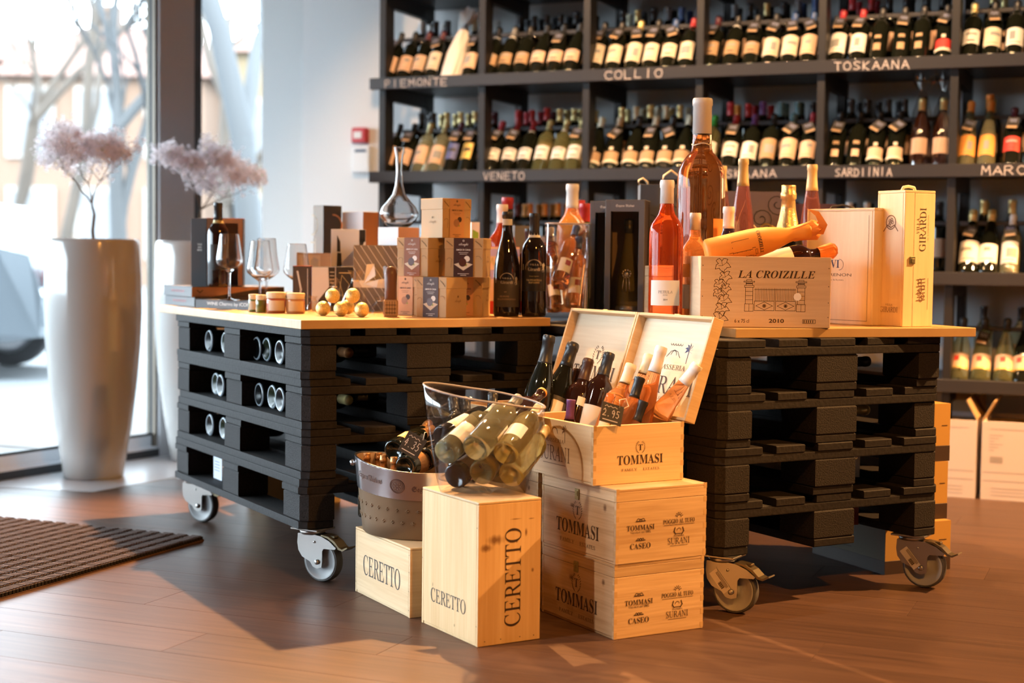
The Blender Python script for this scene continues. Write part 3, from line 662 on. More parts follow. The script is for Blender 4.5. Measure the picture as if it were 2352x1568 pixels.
# ================================================================== BOTTLES
P_ = {
 'bord': [(0,.014),(.018,.011),(.029,.0005),(.034,.0),(.0368,.004),(.0375,.012),(.0375,.183),(.0365,.196),(.033,.207),(.026,.217),(.019,.226),(.0158,.236),(.0145,.25),(.0140,.281),(.0153,.282),(.0153,.293),(.0143,.297),(0,.297)],
 'burg': [(0,.014),(.02,.011),(.032,.0005),(.037,.0),(.0402,.004),(.041,.014),(.041,.125),(.0395,.145),(.036,.168),(.030,.192),(.0235,.214),(.0185,.233),(.0160,.250),(.0150,.285),(.0165,.286),(.0165,.300),(.0150,.304),(0,.304)],
 'slim': [(0,.014),(.018,.011),(.028,.0005),(.033,.0),(.0355,.004),(.0362,.012),(.0362,.10),(.035,.13),(.0315,.165),(.0265,.20),(.0212,.235),(.0172,.265),(.0150,.29),(.0143,.318),(.0157,.319),(.0157,.332),(.0145,.336),(0,.336)],
 'champ': [(0,.02),(.022,.014),(.033,.0005),(.038,.0),(.0425,.004),(.0435,.014),(.0435,.13),(.042,.155),(.037,.182),(.029,.212),(.022,.238),(.0175,.262),(.0155,.285),(.0185,.286),(.0185,.298),(.0165,.302),(.0165,.315),(0,.317)],
 'club': [(0,.014),(.03,.0005),(.040,.0),(.044,.006),(.0445,.02),(.043,.08),(.038,.13),(.030,.18),(.022,.225),(.0165,.26),(.0145,.29),(.0145,.315),(.016,.316),(.016,.33),(0,.333)],
 'wine_baby': [(0,.008),(.018,.0005),(.022,.0),(.024,.004),(.024,.10),(.021,.118),(.014,.132),(.0115,.145),(.0115,.178),(.0125,.179),(.0125,.187),(0,.188)]}
_bm = {}
def glass_mesh(kind, m, s, n, hs=1.0):
    k = ('g', kind, m.name, s, n, hs)
    if k not in _bm:
        mb = MB(); mb.lathe([(r*s, z*s*hs) for r, z in P_[kind]], n); _bm[k] = mb.mesh('glass_body', [m])
    return _bm[k]
def r_at(kind, z):
    pr = [p for p in P_[kind][3:-1]]
    for (r0, z0), (r1, z1) in zip(pr, pr[1:]):
        if z0 <= z <= z1: return r0+(r1-r0)*(z-z0)/max(z1-z0, 1e-6)
    return pr[-1][0]
def cap_mesh(kind, m, s, n, h, hs=1.0):
    k = ('c', kind, m.name, s, n, h, hs)
    if k not in _bm:
        top = P_[kind][-1][1]; zs = [top-h] + [z for r, z in P_[kind] if z > top-h+.002]
        pr = [(r_at(kind, z)+.0006, z) for z in zs[:-1]]; pr = [(pr[0][0]-.0006, pr[0][1])] + pr + [(P_[kind][-2][0]+.0006, top+.0006), (0, top+.0008)]
        mb = MB(); mb.lathe([(r*s, z*s*hs) for r, z in pr], n); _bm[k] = mb.mesh('capsule', [m])
    return _bm[k]
def patch(mb, kind, s, z0, z1, a, ac=0, lift=.0005, mi=0, n=10, hs=1.0, cut=None):
    vs = []; fs = []; m = 4
    for j in range(m+1):
        z = z0+(z1-z0)*j/m; r = r_at(kind, z)+lift
        for i in range(n+1):
            t = ac-a+2*a*i/n; dz = 0
            if cut and j == m: dz = cut*math.sin(PI*i/n)
            vs.append((r*s*math.sin(t), -r*s*math.cos(t), (z+dz)*s*hs))
    fs = [(j*(n+1)+i, j*(n+1)+i+1, (j+1)*(n+1)+i+1, (j+1)*(n+1)+i) for j in range(m) for i in range(n)]
    mb.add(vs, fs, mi, True)
def bottle(label, kind, glass, cap, M, s=1.0, n=24, caph=.055, labs=(), hs=1.0, tagc=None, group=None, name='wine_bottle', cat='bottle'):
    """labs: (material, z0, z1, half angle, centre angle, part name)"""
    t = thing(name, label, cat, M=M, group=group)
    link('glass_body', glass_mesh(kind, glass, s, n, hs), t)
    if cap: link('capsule', cap_mesh(kind, cap, s, n, caph, hs), t)
    for i, L_ in enumerate(labs):
        m, z0, z1, a, ac, nm = L_; k = ('l', kind, s, hs, m.name, z0, z1, a, ac, i)
        if k not in _bm: mb = MB(); patch(mb, kind, s, z0, z1, a, ac, .0005+.0004*i, hs=hs); _bm[k] = mb.mesh(nm, [m])
        link(nm, _bm[k], t)
    if tagc is not None:
        k = ('t', tagc, kind)
        if k not in _bm:
            r = r_at(kind, .20)*s; q = Matrix.Translation((0, -r-.012, .195*s)) @ Matrix.Rotation(math.radians(-10), 4, 'X') @ Matrix.Rotation(tagc, 4, 'Y')
            mb = MB(); mb.box(-.024, .024, -.0006, .0006, -.032, .030, 0, q); a = mb.mesh('price_tag', [SLATE])
            mb = MB(); fnq = lambda x, y: (q @ Vector((x, -.0012, y)))[:]
            for yy in (.016, .006): mb.ribbon([(-.015, yy), (-.008, yy+.005), (-.003, yy-.003), (.004, yy+.005), (.009, yy-.002), (.015, yy+.004)], .0022, 0, fnq)
            mb.add([fnq(x, y) for x, y in ((-.020, -.031), (.020, -.031), (.020, -.018), (-.020, -.018))], [(0,1,2,3)], 1)
            b = mb.mesh('tag_print', [mat('blue_chalk', (.35, .38, .55), .8), LTAN])
            mb = MB(); mb.tube([(.0, -r-.006, .222*s), (.010, -r+.012, .236*s), (.0, -.012, .244*s), (-.010, -r+.012, .236*s), (0, -r-.006, .222*s)], .0009, 5); c = mb.mesh('string', [STRING])
            _bm[k] = (a, b, c)
        a, b, c = _bm[k]; pt = link('price_tag', a, t); link('tag_print', b, pt); link('tag_string', c, t)
    return t
def stand(p, rz=0): return Matrix.Translation(p) @ Matrix.Rotation(rz, 4, 'Z')
def lean(tip, base, L, roll=0, along_tip=True):
    """matrix for a bottle of length L whose mouth is at tip and whose axis runs towards base; label side turned to the camera"""
    tip = Vector(tip); d = (tip-Vector(base)).normalized(); o = tip-d*L if along_tip else Vector(base)
    v = (Vector((0, 0, EYE))-o).normalized(); y = -(v-d*v.dot(d)).normalized(); x = y.cross(d)
    return Matrix.Translation(o) @ Matrix((x, y, d)).transposed().to_4x4() @ Matrix.Rotation(roll, 4, 'Z')

def lean_px(B, px, py, L, far=True, roll=0):
    """bottle standing on point B, tilted so that its mouth shows at the pixel"""
    B = Vector(B); o = Vector((0, 0, EYE)); B0_ = B; r = ray(px, py).normalized(); b = r.dot(B-o); c = (B-o).length_squared-L*L; d = b*b-c
    if d < 0: print('NOREACH', px, py, round(d, 4))
    t = b+(math.sqrt(d) if far else -math.sqrt(d)) if d > 0 else b
    return lean(o+r*t, B, L, roll, False)
# ================================================================== WINE SHELVING
SHP = mat('anthracite_shelf_paint', (.030, .029, .033), .42, bump=(40, .08)); SHD = mat('anthracite_shelf_side', (.016, .015, .016), .5)
H1, SP = 1.787, .44
shelf = thing('wine_shelving', 'anthracite wooden wine shelving with chalk names filling the back wall', 'shelving', S, -PH)
PXS = [.055, .5719, 1.085, 1.6094, 2.14, 2.6836, 3.2271]
LEV = [H1+SP, H1, H1-SP, H1-2*SP, H1-3*SP]
for i, z in enumerate(LEV):
    m = MB(); m.bbox(0, 3.75, 0, .028, z-.053, z, .002); m.bbox(0.01, 3.74, .028, DW-.03, z-.030, z-.001, .001); m.build('shelf_board', SHP, shelf)
pf = MB(); pf.bbox(-.0165, .0165, .012, .100, 0, 2.75, .001); pf = pf.mesh('front_post', [SHD])
pb = MB(); pb.bbox(-.0165, .0165, .47, .56, 0, 2.75, .001); pb = pb.mesh('rear_post', [SHD])
cbm = MB(); cbm.bbox(-.016, .016, .101, .469, -.10, -.031, .001); cbm = cbm.mesh('bracket', [SHD])
for x in PXS:
    link('front_post', pf, shelf, Matrix.Translation((x, .0175, 0))); link('rear_post', pb, shelf, Matrix.Translation((x, 0, 0)))
    for z in LEV: link('bracket', cbm, shelf, Matrix.Translation((x, 0, z)))
for z in LEV[1:]:
    for a, b in zip(PXS, PXS[1:]):
        m = MB(); m.bbox(a+.0175, b-.0175, .208, .226, z+.195, z+.213, .001); m.build('bottle_rail', SHP, shelf)
BAYN = ['first', 'second', 'third', 'fourth', 'fifth', 'sixth']
words_ = [('PIEMONTE', 0, .03, 1, .033, .042), ('COLLIO', 2, .10, 1, .036, .0465), ('TOSKAANA', 4, .06, 1, .034, .0395), ('VENETO', 1, .03, 2, .034, .035),
          ('TOSKAANA', 3, .06, 2, .032, .038), ('SARDIINIA', 4, .075, 2, .033, .0265), ('MARCHE', 5, .12, 2, .036, .045)]
for w, b, dx, lv, h, pit in words_:
    z = LEV[lv]; x0 = PXS[b]+dx; m = MB()
    chalk_write(m, w, x0, z-.046, h, pit, .0038, lambda a, c: (a, -.0008, c), 0, .05, len(w)+b)
    tag(m.build('chalk_lettering', CHALK, shelf), 'white chalk word '+w)
def shelf_x(px, z, y=.06):
    p0 = SH(0, y); r = ray(px, 300); r2 = on_plane(px, 300, p0, sn)
    return (at(px, r2.y, z)-S).dot(sd)
ORD = ['first', 'second', 'third', 'fourth', 'fifth', 'sixth', 'seventh', 'eighth']
CAPS = dict(k=BLACKC, g=GREYC, m=MAROONC, r=REDC, b=BLUEC, w=WHITEC, c=CREAMC, o=ORANGEC, y=GOLDC, G=GREENC, p=PURPLEC, t=TEALC)
CAPN = dict(k='black', g='grey', m='maroon', r='red', b='blue', w='white', c='cream', o='orange', y='gold', G='green', p='purple', t='teal')
GLN = dict(d='dark', w='clear pale', o='golden orange', n='deep red', e='dark green', v='greenish white')
GL = dict(d=DARKG, w=PALEW, o=GOLDW, n=DARKR, e=GREENG, v=GREENW)
LB = dict(c=(LCREAM, 'cream'), w=(LWHITE, 'white'), t=(LTAN, 'tan'), p=(LPURPLE, 'purple'), r=(LRED, 'red'), k=(LDARK, 'black'), o=(LORANGE, 'orange'), b=(LBLUE, 'blue'), y=(LGOLD, 'gold'), h=(LPEACH, 'peach'))
ROWN = {1: 'top', 2: 'middle', 3: 'third', 4: 'lowest'}
def labset(style, col):
    m = LB[col][0]
    if style == 'T': return [(m, .048, rnd.choice((.135, .142, .150)), 1.05, 0, 'label'), (LGREY, rnd.choice((.075, .100)), .118, rnd.choice((.3, .55)), rnd.choice((-.3, 0, .3)), 'label_print'), (LTAN, .060, .064, .6, 0, 'label_line')]
    if style == 'M': return [(m, .064, rnd.choice((.125, .136)), 1.0, 0, 'label'), (LGREY, .108, .118, .6, 0, 'label_print'), (LDARK, .075, .082, .4, 0, 'label_line')]
    if style == 'D': return [(m, .070, .160, .75, 0, 'label'), (LDARK, .112, .130, .5, 0, 'label_print')]
    if style == 'L': return [(m, .034, .094, .95, 0, 'label'), (LB['c'][0], .034, .048, 1.1, 0, 'label_band'), (LB['c'][0], .100, .116, .22, 0, 'round_seal')]
    if style == 'S': return [(m, .050, .085, .40, 0, 'label'), (LTAN, .112, .128, .35, 0, 'neck_label')]
    if style == 'C': return [(m, .05, .12, 1.15, 0, 'label'), (LRED, .085, .108, .25, -.2, 'label_print'), (LB['y'][0], .05, .058, 1.15, 0, 'label_band')]
def front_row(lv, bay, items):
    """items: px, glass, kind, capsule, label style, label colour, tag angle or None"""
    z = LEV[lv]
    for i, (px, gl, kd, cp_, st, lc, tg_) in enumerate(items):
        x = shelf_x(px, z); top = P_[kd][-1][1]
        tilt = math.radians(31)
        q = Matrix.Translation(SH(x, .048, z+.0008)) @ Matrix.Rotation(-PH, 4, 'Z') @ Matrix.Rotation(-tilt, 4, 'X') @ Matrix.Translation((0, .036, .0)) @ Matrix.Rotation(rnd.uniform(-.15, .15), 4, 'Z')
        lab = f"{GLN[gl]} bottle, {LB[lc][1]} label, {CAPN[cp_]} capsule, {ORD[i]} in {BAYN[bay]} bay of {ROWN[lv]} shelf"
        extra = [(WHITEC, .228, .236, 3.1, 0, 'neck_band')] if st in 'MD' and kd == 'bord' and rnd.random() < .5 else []
        bottle(lab, kd, GL[gl], CAPS[cp_], q, n=18, labs=labset(st, lc)+extra, tagc=tg_, group=f'front row of the {BAYN[bay]} bay, {ROWN[lv]} shelf')
front_row(1, 0, [(885,'d','bord','k','T','h',.3),(918,'d','bord','k','T','h',None),(951,'d','bord','m','T','h',None),(984,'d','bord','m','T','c',-.3),(1070,'d','bord','k','T','h',.1)])
front_row(1, 1, [(1113,'d','bord','k','M','t',None),(1150,'d','bord','g','M','t',None),(1187,'d','bord','k','M','t',None),(1226,'d','burg','k','M','h',None),(1265,'d','burg','k','M','h',.1),(1303,'d','burg','k','M','h',None)])
front_row(1, 2, [(1360,'d','bord','k','T','c',.1),(1401,'d','bord','k','T','c',.4),(1445,'d','bord','y','T','c',-.2),(1486,'d','bord','k','T','c',.2),(1527,'d','bord','b','M','c',-.4),(1569,'d','bord','r','T','c',None)])
front_row(1, 3, [(1626,'d','bord','m','M','t',.2),(1672,'d','bord','k','M','t',None),(1718,'d','bord','k','M','t',.1),(1762,'d','bord','k','T','c',.3),(1806,'d','bord','b','T','c',-.2),(1850,'d','bord','b','T','h',-.4)])
front_row(1, 4, [(1918,'d','bord','r','T','w',.1),(1965,'d','bord','r','T','w',.2),(2011,'d','bord','k','S','t',None),(2063,'d','bord','k','S','t',.1),(2108,'d','bord','k','S','t',None),(2163,'d','bord','k','L','r',.4)])
front_row(1, 5, [(2226,'d','bord','y','M','w',None),(2274,'d','bord','k','T','c',-.1),(2326,'d','bord','k','T','w',None)])
front_row(2, 0, [(882,'d','bord','k','T','h',.2),(916,'d','bord','k','T','h',.1),(955,'w','bord','y','T','h',None),(990,'w','bord','y','T','h',None),(1026,'d','bord','m','D','b',.1),(1062,'d','bord','k','D','y',.1)])
front_row(2, 1, [(1121,'d','bord','r','M','w',.3),(1158,'d','bord','r','M','w',.2),(1195,'d','bord','r','M','w',None),(1233,'v','bord','y','M','w',None),(1272,'v','bord','y','M','w',None),(1308,'v','bord','y','M','w',.2)])
front_row(2, 2, [(1353,'d','burg','c','L','t',None),(1396,'d','burg','c','L','t',.5),(1441,'d','burg','k','L','t',None),(1480,'d','burg','c','L','t',.1),(1520,'d','burg','k','L','t',-.5),(1558,'d','burg','c','L','t',None)])
front_row(2, 3, [(1618,'v','bord','G','T','w',None),(1668,'d','bord','r','M','w',.1),(1712,'d','bord','p','T','w',None),(1756,'d','bord','k','T','t',None),(1802,'d','bord','t','T','h',.6),(1848,'d','bord','r','T','h',-.4)])
front_row(2, 4, [(1912,'d','bord','k','S','h',.2),(1958,'d','bord','k','S','h',None),(2004,'d','bord','k','L','h',.6),(2050,'d','bord','k','L','h',.7)])
front_row(2, 5, [(2216,'w','slim','o','T','o',.3),(2262,'w','slim','o','T','o',None),(2320,'d','bord','m','M','r',.1)])
front_row(3, 5, [(2222,'d','champ','y','T','w',.3),(2266,'d','champ','y','T','w',None),(2316,'w','bord','w','T','w',-.1)])
front_row(4, 5, [(2200,'v','burg','k','C','h',None),(2250,'v','burg','k','C','h',.2),(2303,'v','burg','k','C','h',None),(2346,'d','burg','k','C','h',None)])
# cellophane-wrapped and paper-wrapped bottles
WRAPW = mat('white_wrapping', (.80, .74, .70), .55, bump=(40, .4)); CELLO = pane_mat('crumpled_cellophane', (.90, .88, .86), 2.3)
def wrap_mesh(r, h, neck, seed, m):
    R = random.Random(seed); mb = MB(); n = 26; vs = []; pr = [(0, 0), (r*.9, .0), (r, .02), (r*1.0, h*.40), (r*.75, h*.62), (neck, h*.78), (neck*.7, h*.83), (neck*1.6, h*.93), (neck*2.4, h)]
    for j, (rr, z) in enumerate(pr):
        for i in range(n):
            a = 2*PI*i/n; k = 1+R.uniform(-.10, .10)+(.25*math.sin(i*3+j) if j > 6 else 0); vs.append((rr*k*math.cos(a), rr*k*math.sin(a), z+(R.uniform(-.02, .02) if j == 8 else 0)))
    mb.add(vs, [(j*n+i, j*n+(i+1) % n, (j+1)*n+(i+1) % n, (j+1)*n+i) for j in range(len(pr)-1) for i in range(n)], 0, False); return mb.mesh('wrapping', [m])
def shelf_m(px, lv, y=.06, tilt=31):
    z = LEV[lv]; x = shelf_x(px, z)
    return Matrix.Translation(SH(x, y-.012, z+.0008)) @ Matrix.Rotation(-PH, 4, 'Z') @ Matrix.Rotation(-math.radians(tilt), 4, 'X') @ Matrix.Translation((0, .036, 0))
for i, px in enumerate((2106, 2156)):
    t = bottle(('left' if i == 0 else 'right')+' of two cellophane wrapped gift bottles in the fifth bay of middle shelf', 'burg', DARKR, GOLDC, shelf_m(px, 2, .085, 15), n=16, labs=[(LPEACH, .05, .12, .9, 0, 'label')], name='wrapped_bottle', group='cellophane wrapped bottles')
    link('wrapping', wrap_mesh(.050, .40, .02, 5+i, CELLO), t)
t = bottle('bottle in white paper wrapping, fifth in first bay of the top shelf', 'bord', DARKG, WHITEC, shelf_m(1030, 1), n=16, name='wrapped_bottle'); link('wrapping', wrap_mesh(.046, .40, .019, 3, WRAPW), t)
# back rows: necks above the rail
def back_row(lv, bay, caps, y=.285, dz=0, gl='d', rown='second row', n0=None):
    a, b = PXS[bay]+.045, PXS[bay+1]-.045; n = len(caps)
    for i, c in enumerate(caps):
        if c == ' ': continue
        x = a+(b-a)*(i+.5)/n+rnd.uniform(-.006, .006); g_ = gl if len(gl) == 1 else gl[i]
        q = Matrix.Translation(SH(x, y+rnd.uniform(-.006, .006), LEV[lv]+.0005+dz)) @ Matrix.Rotation(-PH, 4, 'Z')
        lab = f"{CAPN[c]} capsuled {GLN[g_]} bottle, {ORD[i]} of {rown}, {BAYN[bay]} bay, {ROWN[lv]} shelf"
        bottle(lab, 'bord' if rnd.random() < .75 else 'burg', GL[g_], CAPS[c], q, n=14, caph=.06, labs=[(LB['h'][0], .06, .14, 1.0, 0, 'label')], group=f'{rown} of the {BAYN[bay]} bay, {ROWN[lv]} shelf')
for lv, rows in ((1, ['wkkwcw', 'kkkkkk', 'kykgbb', 'gkykgb', 'rrkkkk', 'yyk']), (2, ['kkyyyk', 'rrryyy', 'ycycyg', 'rrpttk', 'kkkkkk', 'oym']),
                 (3, ['mkk', 'mooooo', 'ooccoo', 'gkkgkk', 'wwwwkk', 'yyww']), (4, [None, None, None, None, None, 'kkk'])):
    for bay, caps in enumerate(rows):
        if caps: back_row(lv, bay, caps, gl='v' if (lv, bay) in ((4, 5),) else 'd')
for lv, rows in ((1, ['ww  cw', 'kkkkkk', 'ck kbr', 'kgkkbt', 'rr kkk', 'yk']), (2, ['kyyykm', 'rrmyyy', 'yccycc', 'orrttr', 'kkkkk', 'yym']), (3, [None, 'oooooc', 'occoow', None, 'kkwwkk', 'ykww'])):
    for bay, caps in enumerate(rows):
        if caps: back_row(lv, bay, caps, y=.385, gl='d', rown='third row')
# white cartons under the shelving
CARTW = mat('white_carton', (.66, .58, .56), .7); CARTB = mat('brown_carton', (.42, .28, .14), .75); PRINTG = mat('grey_print', (.36, .33, .32), .7)
def carton(label, x0, w, flap):
    p = SH(x0, -.115); t = thing('wine_carton', label, 'box', p, -PH); h, d = .315, .36
    for (a, b, c, e, nm) in ((0, w, 0, .005, 'front_panel'), (0, w, d-.005, d, 'rear_panel'), (0, .005, .0051, d-.0051, 'side_panel'), (w-.005, w, .0051, d-.0051, 'side_panel')):
        MB().bbox(a, b, c, e, 0, h, .001).build(nm, CARTW, t)
    MB().bbox(.006, w-.006, .006, d-.006, .002, h-.02, .001).build('contents_tray', CARTB, t)
    q = Matrix.Translation((w if flap else 0, 0, h)) @ Matrix.Rotation(-.5 if flap else .5, 4, 'Y')
    MB().bbox(-.003, .003, 0.01, d-.01, 0, .09, .001).build('flap', CARTB, t, q)
    its = [('l', [(w*.1, h-.03), (w*.9, h-.03)], .002), ('l', [(.01, .112), (w-.01, .112)], .002), ('l', [(.01, .078), (w-.01, .078)], .002)]
    its += [('l', [(.035+i*.0035, .15), (.035+i*.0035, .175)], .0018) for i in range(14)]
    its += [('l', [(.03, .20+.012*i), (.03+.05*((i*7) % 3+1)/3, .20+.012*i)], .002) for i in range(6)]
    its += [('l', [(.04, .02+.014*i), (w-.05, .02+.014*i)], .002) for i in range(3)]
    printing(t, its, f_front(), PRINTG, 'carton_print')
carton('white open wine carton on the floor under the shelving, nearer the brown boxes', 2.50, .325, True)
carton('white open wine carton on the floor under the shelving at the picture edge', 2.845, .34, False)
MB_b = thing('brown_storage_box', 'brown box standing behind the white cartons under the shelving', 'box', SH(2.50, .26), -PH)
MB().bbox(0, .30, 0, .26, 0, .40, .003).build('carton_body', CARTB, MB_b)

# ================================================================== CRATES
def crate(label, M, L, W, H, m=PINE_H, lid=True, latch=True, open_top=False, joints=True, lidh=.032, panels=True):
    t = thing('wine_crate', label, 'crate', M=M); th = .009
    zt = H-lidh if lid and not open_top else H
    MB().bbox(.002, L-.002, .002, W-.002, 0, .007, .001).build('base_panel', m, t)
    for nm, (a, b, c, d) in (('front_panel', (0, L, 0, th)), ('rear_panel', (0, L, W-th, W)), ('side_panel', (0, th, th+.0002, W-th-.0002)), ('side_panel', (L-th, L, th+.0002, W-th-.0002))):
        MB().bbox(a, b, c, d, .0005 if 'front' in nm or 'rear' in nm else .007, zt-.0006, .0008).build(nm, m, t)
    if lid and not open_top:
        lo = MB(); z0 = zt+.0004; z1 = H-.0075
        lo.bbox(0, L, 0, th, z0, z1, .0008); lo.bbox(0, L, W-th, W, z0, z1, .0008); lo.bbox(0, th, th, W-th, z0, z1, .0006); lo.bbox(L-th, L, th, W-th, z0, z1, .0006)
        lo.bbox(.0, L, .0, W, H-.0073, H, .0012); lo.build('lid', m, t)
    if joints:
        jm = MB(); n = int(H/.016)
        for i in range(n):
            z = H*(i+.25)/n
            if i % 2 == 0: jm.box(-.0003, .0088, -.0003, .001, z, z+H/n*.8); jm.box(-.0003, .001, W-.0088, W+.0003, z, z+H/n*.8)
            else: jm.box(-.0003, .001, -.0003, .0088, z, z+H/n*.8)
            if i % 2 == 0: jm.box(L-.0088, L+.0003, -.0003, .001, z, z+H/n*.8)
        tag(jm.build('finger_joints', ENDG, t), kind='stuff')
    return t
def wreathT(cx, cy, r):
    its = [('t', 'T', 'serifb', cx, cy, r*.95, r*1.1)]
    for s in (-1, 1):
        for k in range(9):
            a = math.radians(-62+k*15.5); x, y = cx+s*r*math.cos(a), cy+r*1.15*math.sin(a)
            its.append(('l', [(x-s*.10*r, y-.06*r), (x+s*.08*r, y+.10*r)], .10*r))
    return its
def tommasi(cx, cy, w, h, emb=True, sub=True):
    its = [('t', 'TOMMASI', 'serifb', cx, cy, w, h)]
    if emb: its += wreathT(cx, cy+h*1.28, h*.56)
    if sub: its += [('t', 'FAMILY', 'serif', cx-w*.24, cy-h*1.05, w*.34, h*.28), ('t', 'ESTATES', 'serif', cx+w*.24, cy-h*1.05, w*.36, h*.28)]
    return its
def latch(t, y, z, W):
    m = MB(); m.bbox(-.004, -.0006, W-y-.009, W-y+.009, z-.014, z+.014, .0008); m.bbox(-.006, -.0041, W-y-.006, W-y+.006, z-.004, z+.009, .0008)
    m.box(-.0067, -.0061, W-y-.003, W-y+.003, z+.000, z+.005); m.build('brass_latch', BRASS, t)
def ceretto(cx, cy, w, h, rot=0): return [('t', 'CERETTO', 'serif', cx, cy, w, h, rot)]
NAILM = mat('nail_head', (.12, .08, .05), .5)
def nails(t, pts, fn): 
    m = MB()
    for a, b in pts: m.add([fn(a+.0016*math.cos(k*PI/3), b+.0016*math.sin(k*PI/3)) for k in range(6)], [tuple(range(6))])
    tag(m.build('nail_heads', NAILM, t), kind='stuff')
# tall crate standing on end
Lt, Wt, Ht = .178, .289, .346
tall = crate('tall pine wine crate standing on end under the clear acrylic bucket', TR(-.075, 3.609, 0, math.radians(31.2)), Lt, Wt, Ht, PINE_TALL, lid=False, latch=False, joints=False)
MB().bbox(0, Lt, 0, Wt, Ht+.0002, Ht+.006, .001).build('top_panel', PINE_V, tall)
printing(tall, ceretto(.140, .085, .180, .036), f_left(Wt)); printing(tall, ceretto(.098, .162, .242, .046, PI/2), f_front(), name='vertical_lettering')
nails(tall, [(.02, .012), (.065, .013), (.12, .013), (.16, .012)], f_front()); nails(tall, [(Wt-.006, .05), (Wt-.006, .29), (.004, .17)], f_left(Wt))
small = crate('low pine wine crate lying on the floor under the bronze bucket', TR(-.258, 3.897, 0, math.radians(29)), .27, .36, .178, PINE_H, lid=False, joints=False)
MB().bbox(0, .27, 0, .36, .1782, .184, .001).build('top_panel', PINE_H, small)
printing(small, ceretto(.178, .088, .243, .056), f_left(.36)); nails(small, [(.354, .02), (.354, .07), (.354, .12), (.354, .165), (.006, .07), (.006, .03)], f_left(.36))
# stack of four-logo crates
def four(t):
    its = [('t', 'TOMMASI', 'serifb', .074, .088, .084, .0135), ('t', 'Viticoltori dal 1902', 'serif', .074, .077, .062, .006),
           ('t', 'POGGIO AL TUFO', 'serifb', .192, .096, .098, .0115), ('l', [(.145, .087), (.24, .087)], .001),
           ('t', 'CASEO', 'serifb', .074, .042, .062, .0145), ('t', 'SURANI', 'serif', .192, .046, .068, .0165), ('t', 'MASSERIA', 'serifb', .192, .059, .032, .004), ('l', [(.165, .034), (.22, .034)], .001)]
    for (cx, cy) in ((.074, .106), (.074, .058)):
        for s in (-1, 1): its += [('l', circ(cx+s*.007, cy, .0045 if cy > .08 else .003, 0, PI, 6), .0016), ('l', [(cx+s*.014, cy-.002), (cx+s*.004, cy-.002)], .0024)]
        its += [('l', circ(cx, cy, .003), .0018)]
    its += [('l', circ(.192, .106, .006, 0, PI, 8), .0016)] + [('l', [(.192+.009*math.cos(a), .106+.009*math.sin(a)), (.192+.012*math.cos(a), .106+.012*math.sin(a))], .0018) for a in [math.radians(20+28*k) for k in range(6)]]
    its += [('l', circ(.192, .072, .006, 0, PI, 8), .0014), ('l', [(.184, .064), (.200, .064)], .0016)] + [('l', [(.192+s*.010, .063), (.192+s*.015, .070), (.192+s*.012, .079)], .0028) for s in (-1, 1)]
    printing(t, its, f_front(), name='four_logo_lettering')
    printing(t, tommasi(.172, .064, .200, .036) , f_left(.347), name='side_lettering'); latch(t, .172, .152, .347)
c1 = crate('lower of two closed pine wine crates in the front stack, on the floor', TR(.26, 3.696, 0, TH), .274, .347, .187, PINE_RUST); four(c1)
c2 = crate('upper of two closed pine wine crates in the front stack, below the open crates', TR(.2615, 3.694, .1875, TH+.008), .278, .350, .187, PINE_RUST); four(c2)
bk = A0*0+Vector((.26, 3.696, 0))+tg*.372
crate('lower closed pine crate of the rear stack, hidden behind the acrylic bucket', TR(bk.x, bk.y, 0, TH), .274, .347, .187, PINE_RUST)
crate('upper closed pine crate of the rear stack, behind the acrylic bucket', TR(bk.x, bk.y, .1875, TH), .274, .347, .187, PINE_RUST)
# two open crates with lids tilted back
def leaf_tree(cx, cy, s, m=None):
    its = [('l', [(cx, cy-.02*s), (cx, cy+.012*s)], .0022*s)]
    for k in range(7):
        a = math.radians(-30+40*k); its.append(('p', [(cx, cy+.012*s), (cx+.010*s*math.cos(a-.35), cy+.016*s+.010*s*math.sin(a-.35)), (cx+.018*s*math.cos(a), cy+.014*s+.018*s*math.sin(a))]))
    return its
def open_crate(label, org, side_items, front_items, lid_items, lidlab):
    L, W, H = .277, .350, .150
    t = crate(label, TR(org.x, org.y, .3748, TH), L, W, H, PINE_H, open_top=True)
    if front_items: printing(t, front_items, f_front())
    if side_items: printing(t, side_items, f_left(W), INKL, 'side_lettering')
    # lid tray hinged on the far long side, leaning back against the table
    lean_ = math.atan2(.088, .262); q = Matrix.Translation((L+.002, 0, H+.002)) @ Matrix.Rotation(lean_, 4, 'Y')
    ld = part('lid', t, q); D = .034; h = .282     # local: z up the lid, -x open side, y along the crate
    MB().bbox(D-.007, D, .008, W-.008, .008, h-.008, .001).build('lid_panel', PINE_LID, ld)
    fr = MB(); fr.bbox(0, D, 0, .008, 0, h, .001); fr.bbox(0, D, W-.008, W, 0, h, .001); fr.bbox(0, D, .0081, W-.0081, 0, .008, .001); fr.bbox(0, D, .0081, W-.0081, h-.008, h, .001)
    fr.build('lid_frame', PINE_H, ld)
    fnl = lambda a, b: (D-.0078, W-a, b)
    m = MB(); lay(m, lid_items[0], fnl, 0); lay(m, lid_items[1], fnl, 1); m.build('lid_lettering', [INK, INKB], ld)
    m = MB(); m.bbox(D*.2, D*.8, W/2-.012, W/2+.012, h+.0002, h+.004, .0008); m.build('latch_plate', BRASS, ld)
    return t
PINE_LID = wood('pine_pale_lid', (.83, .72, .55), (.70, .55, .38), (1.2, 1.2, 26), contrast=.9)
oa = Vector((.206, 3.748, 0))
sur = [('t', 'SURANI', 'serif', .165, .062, .150, .040), ('t', 'MASSERIA', 'serif', .165, .095, .09, .010), ('l', [(.11, .034), (.22, .034)], .0015), ('l', circ(.165, .115, .014, 0, PI, 8), .002)] + leaf_tree(.215, .112, .9)
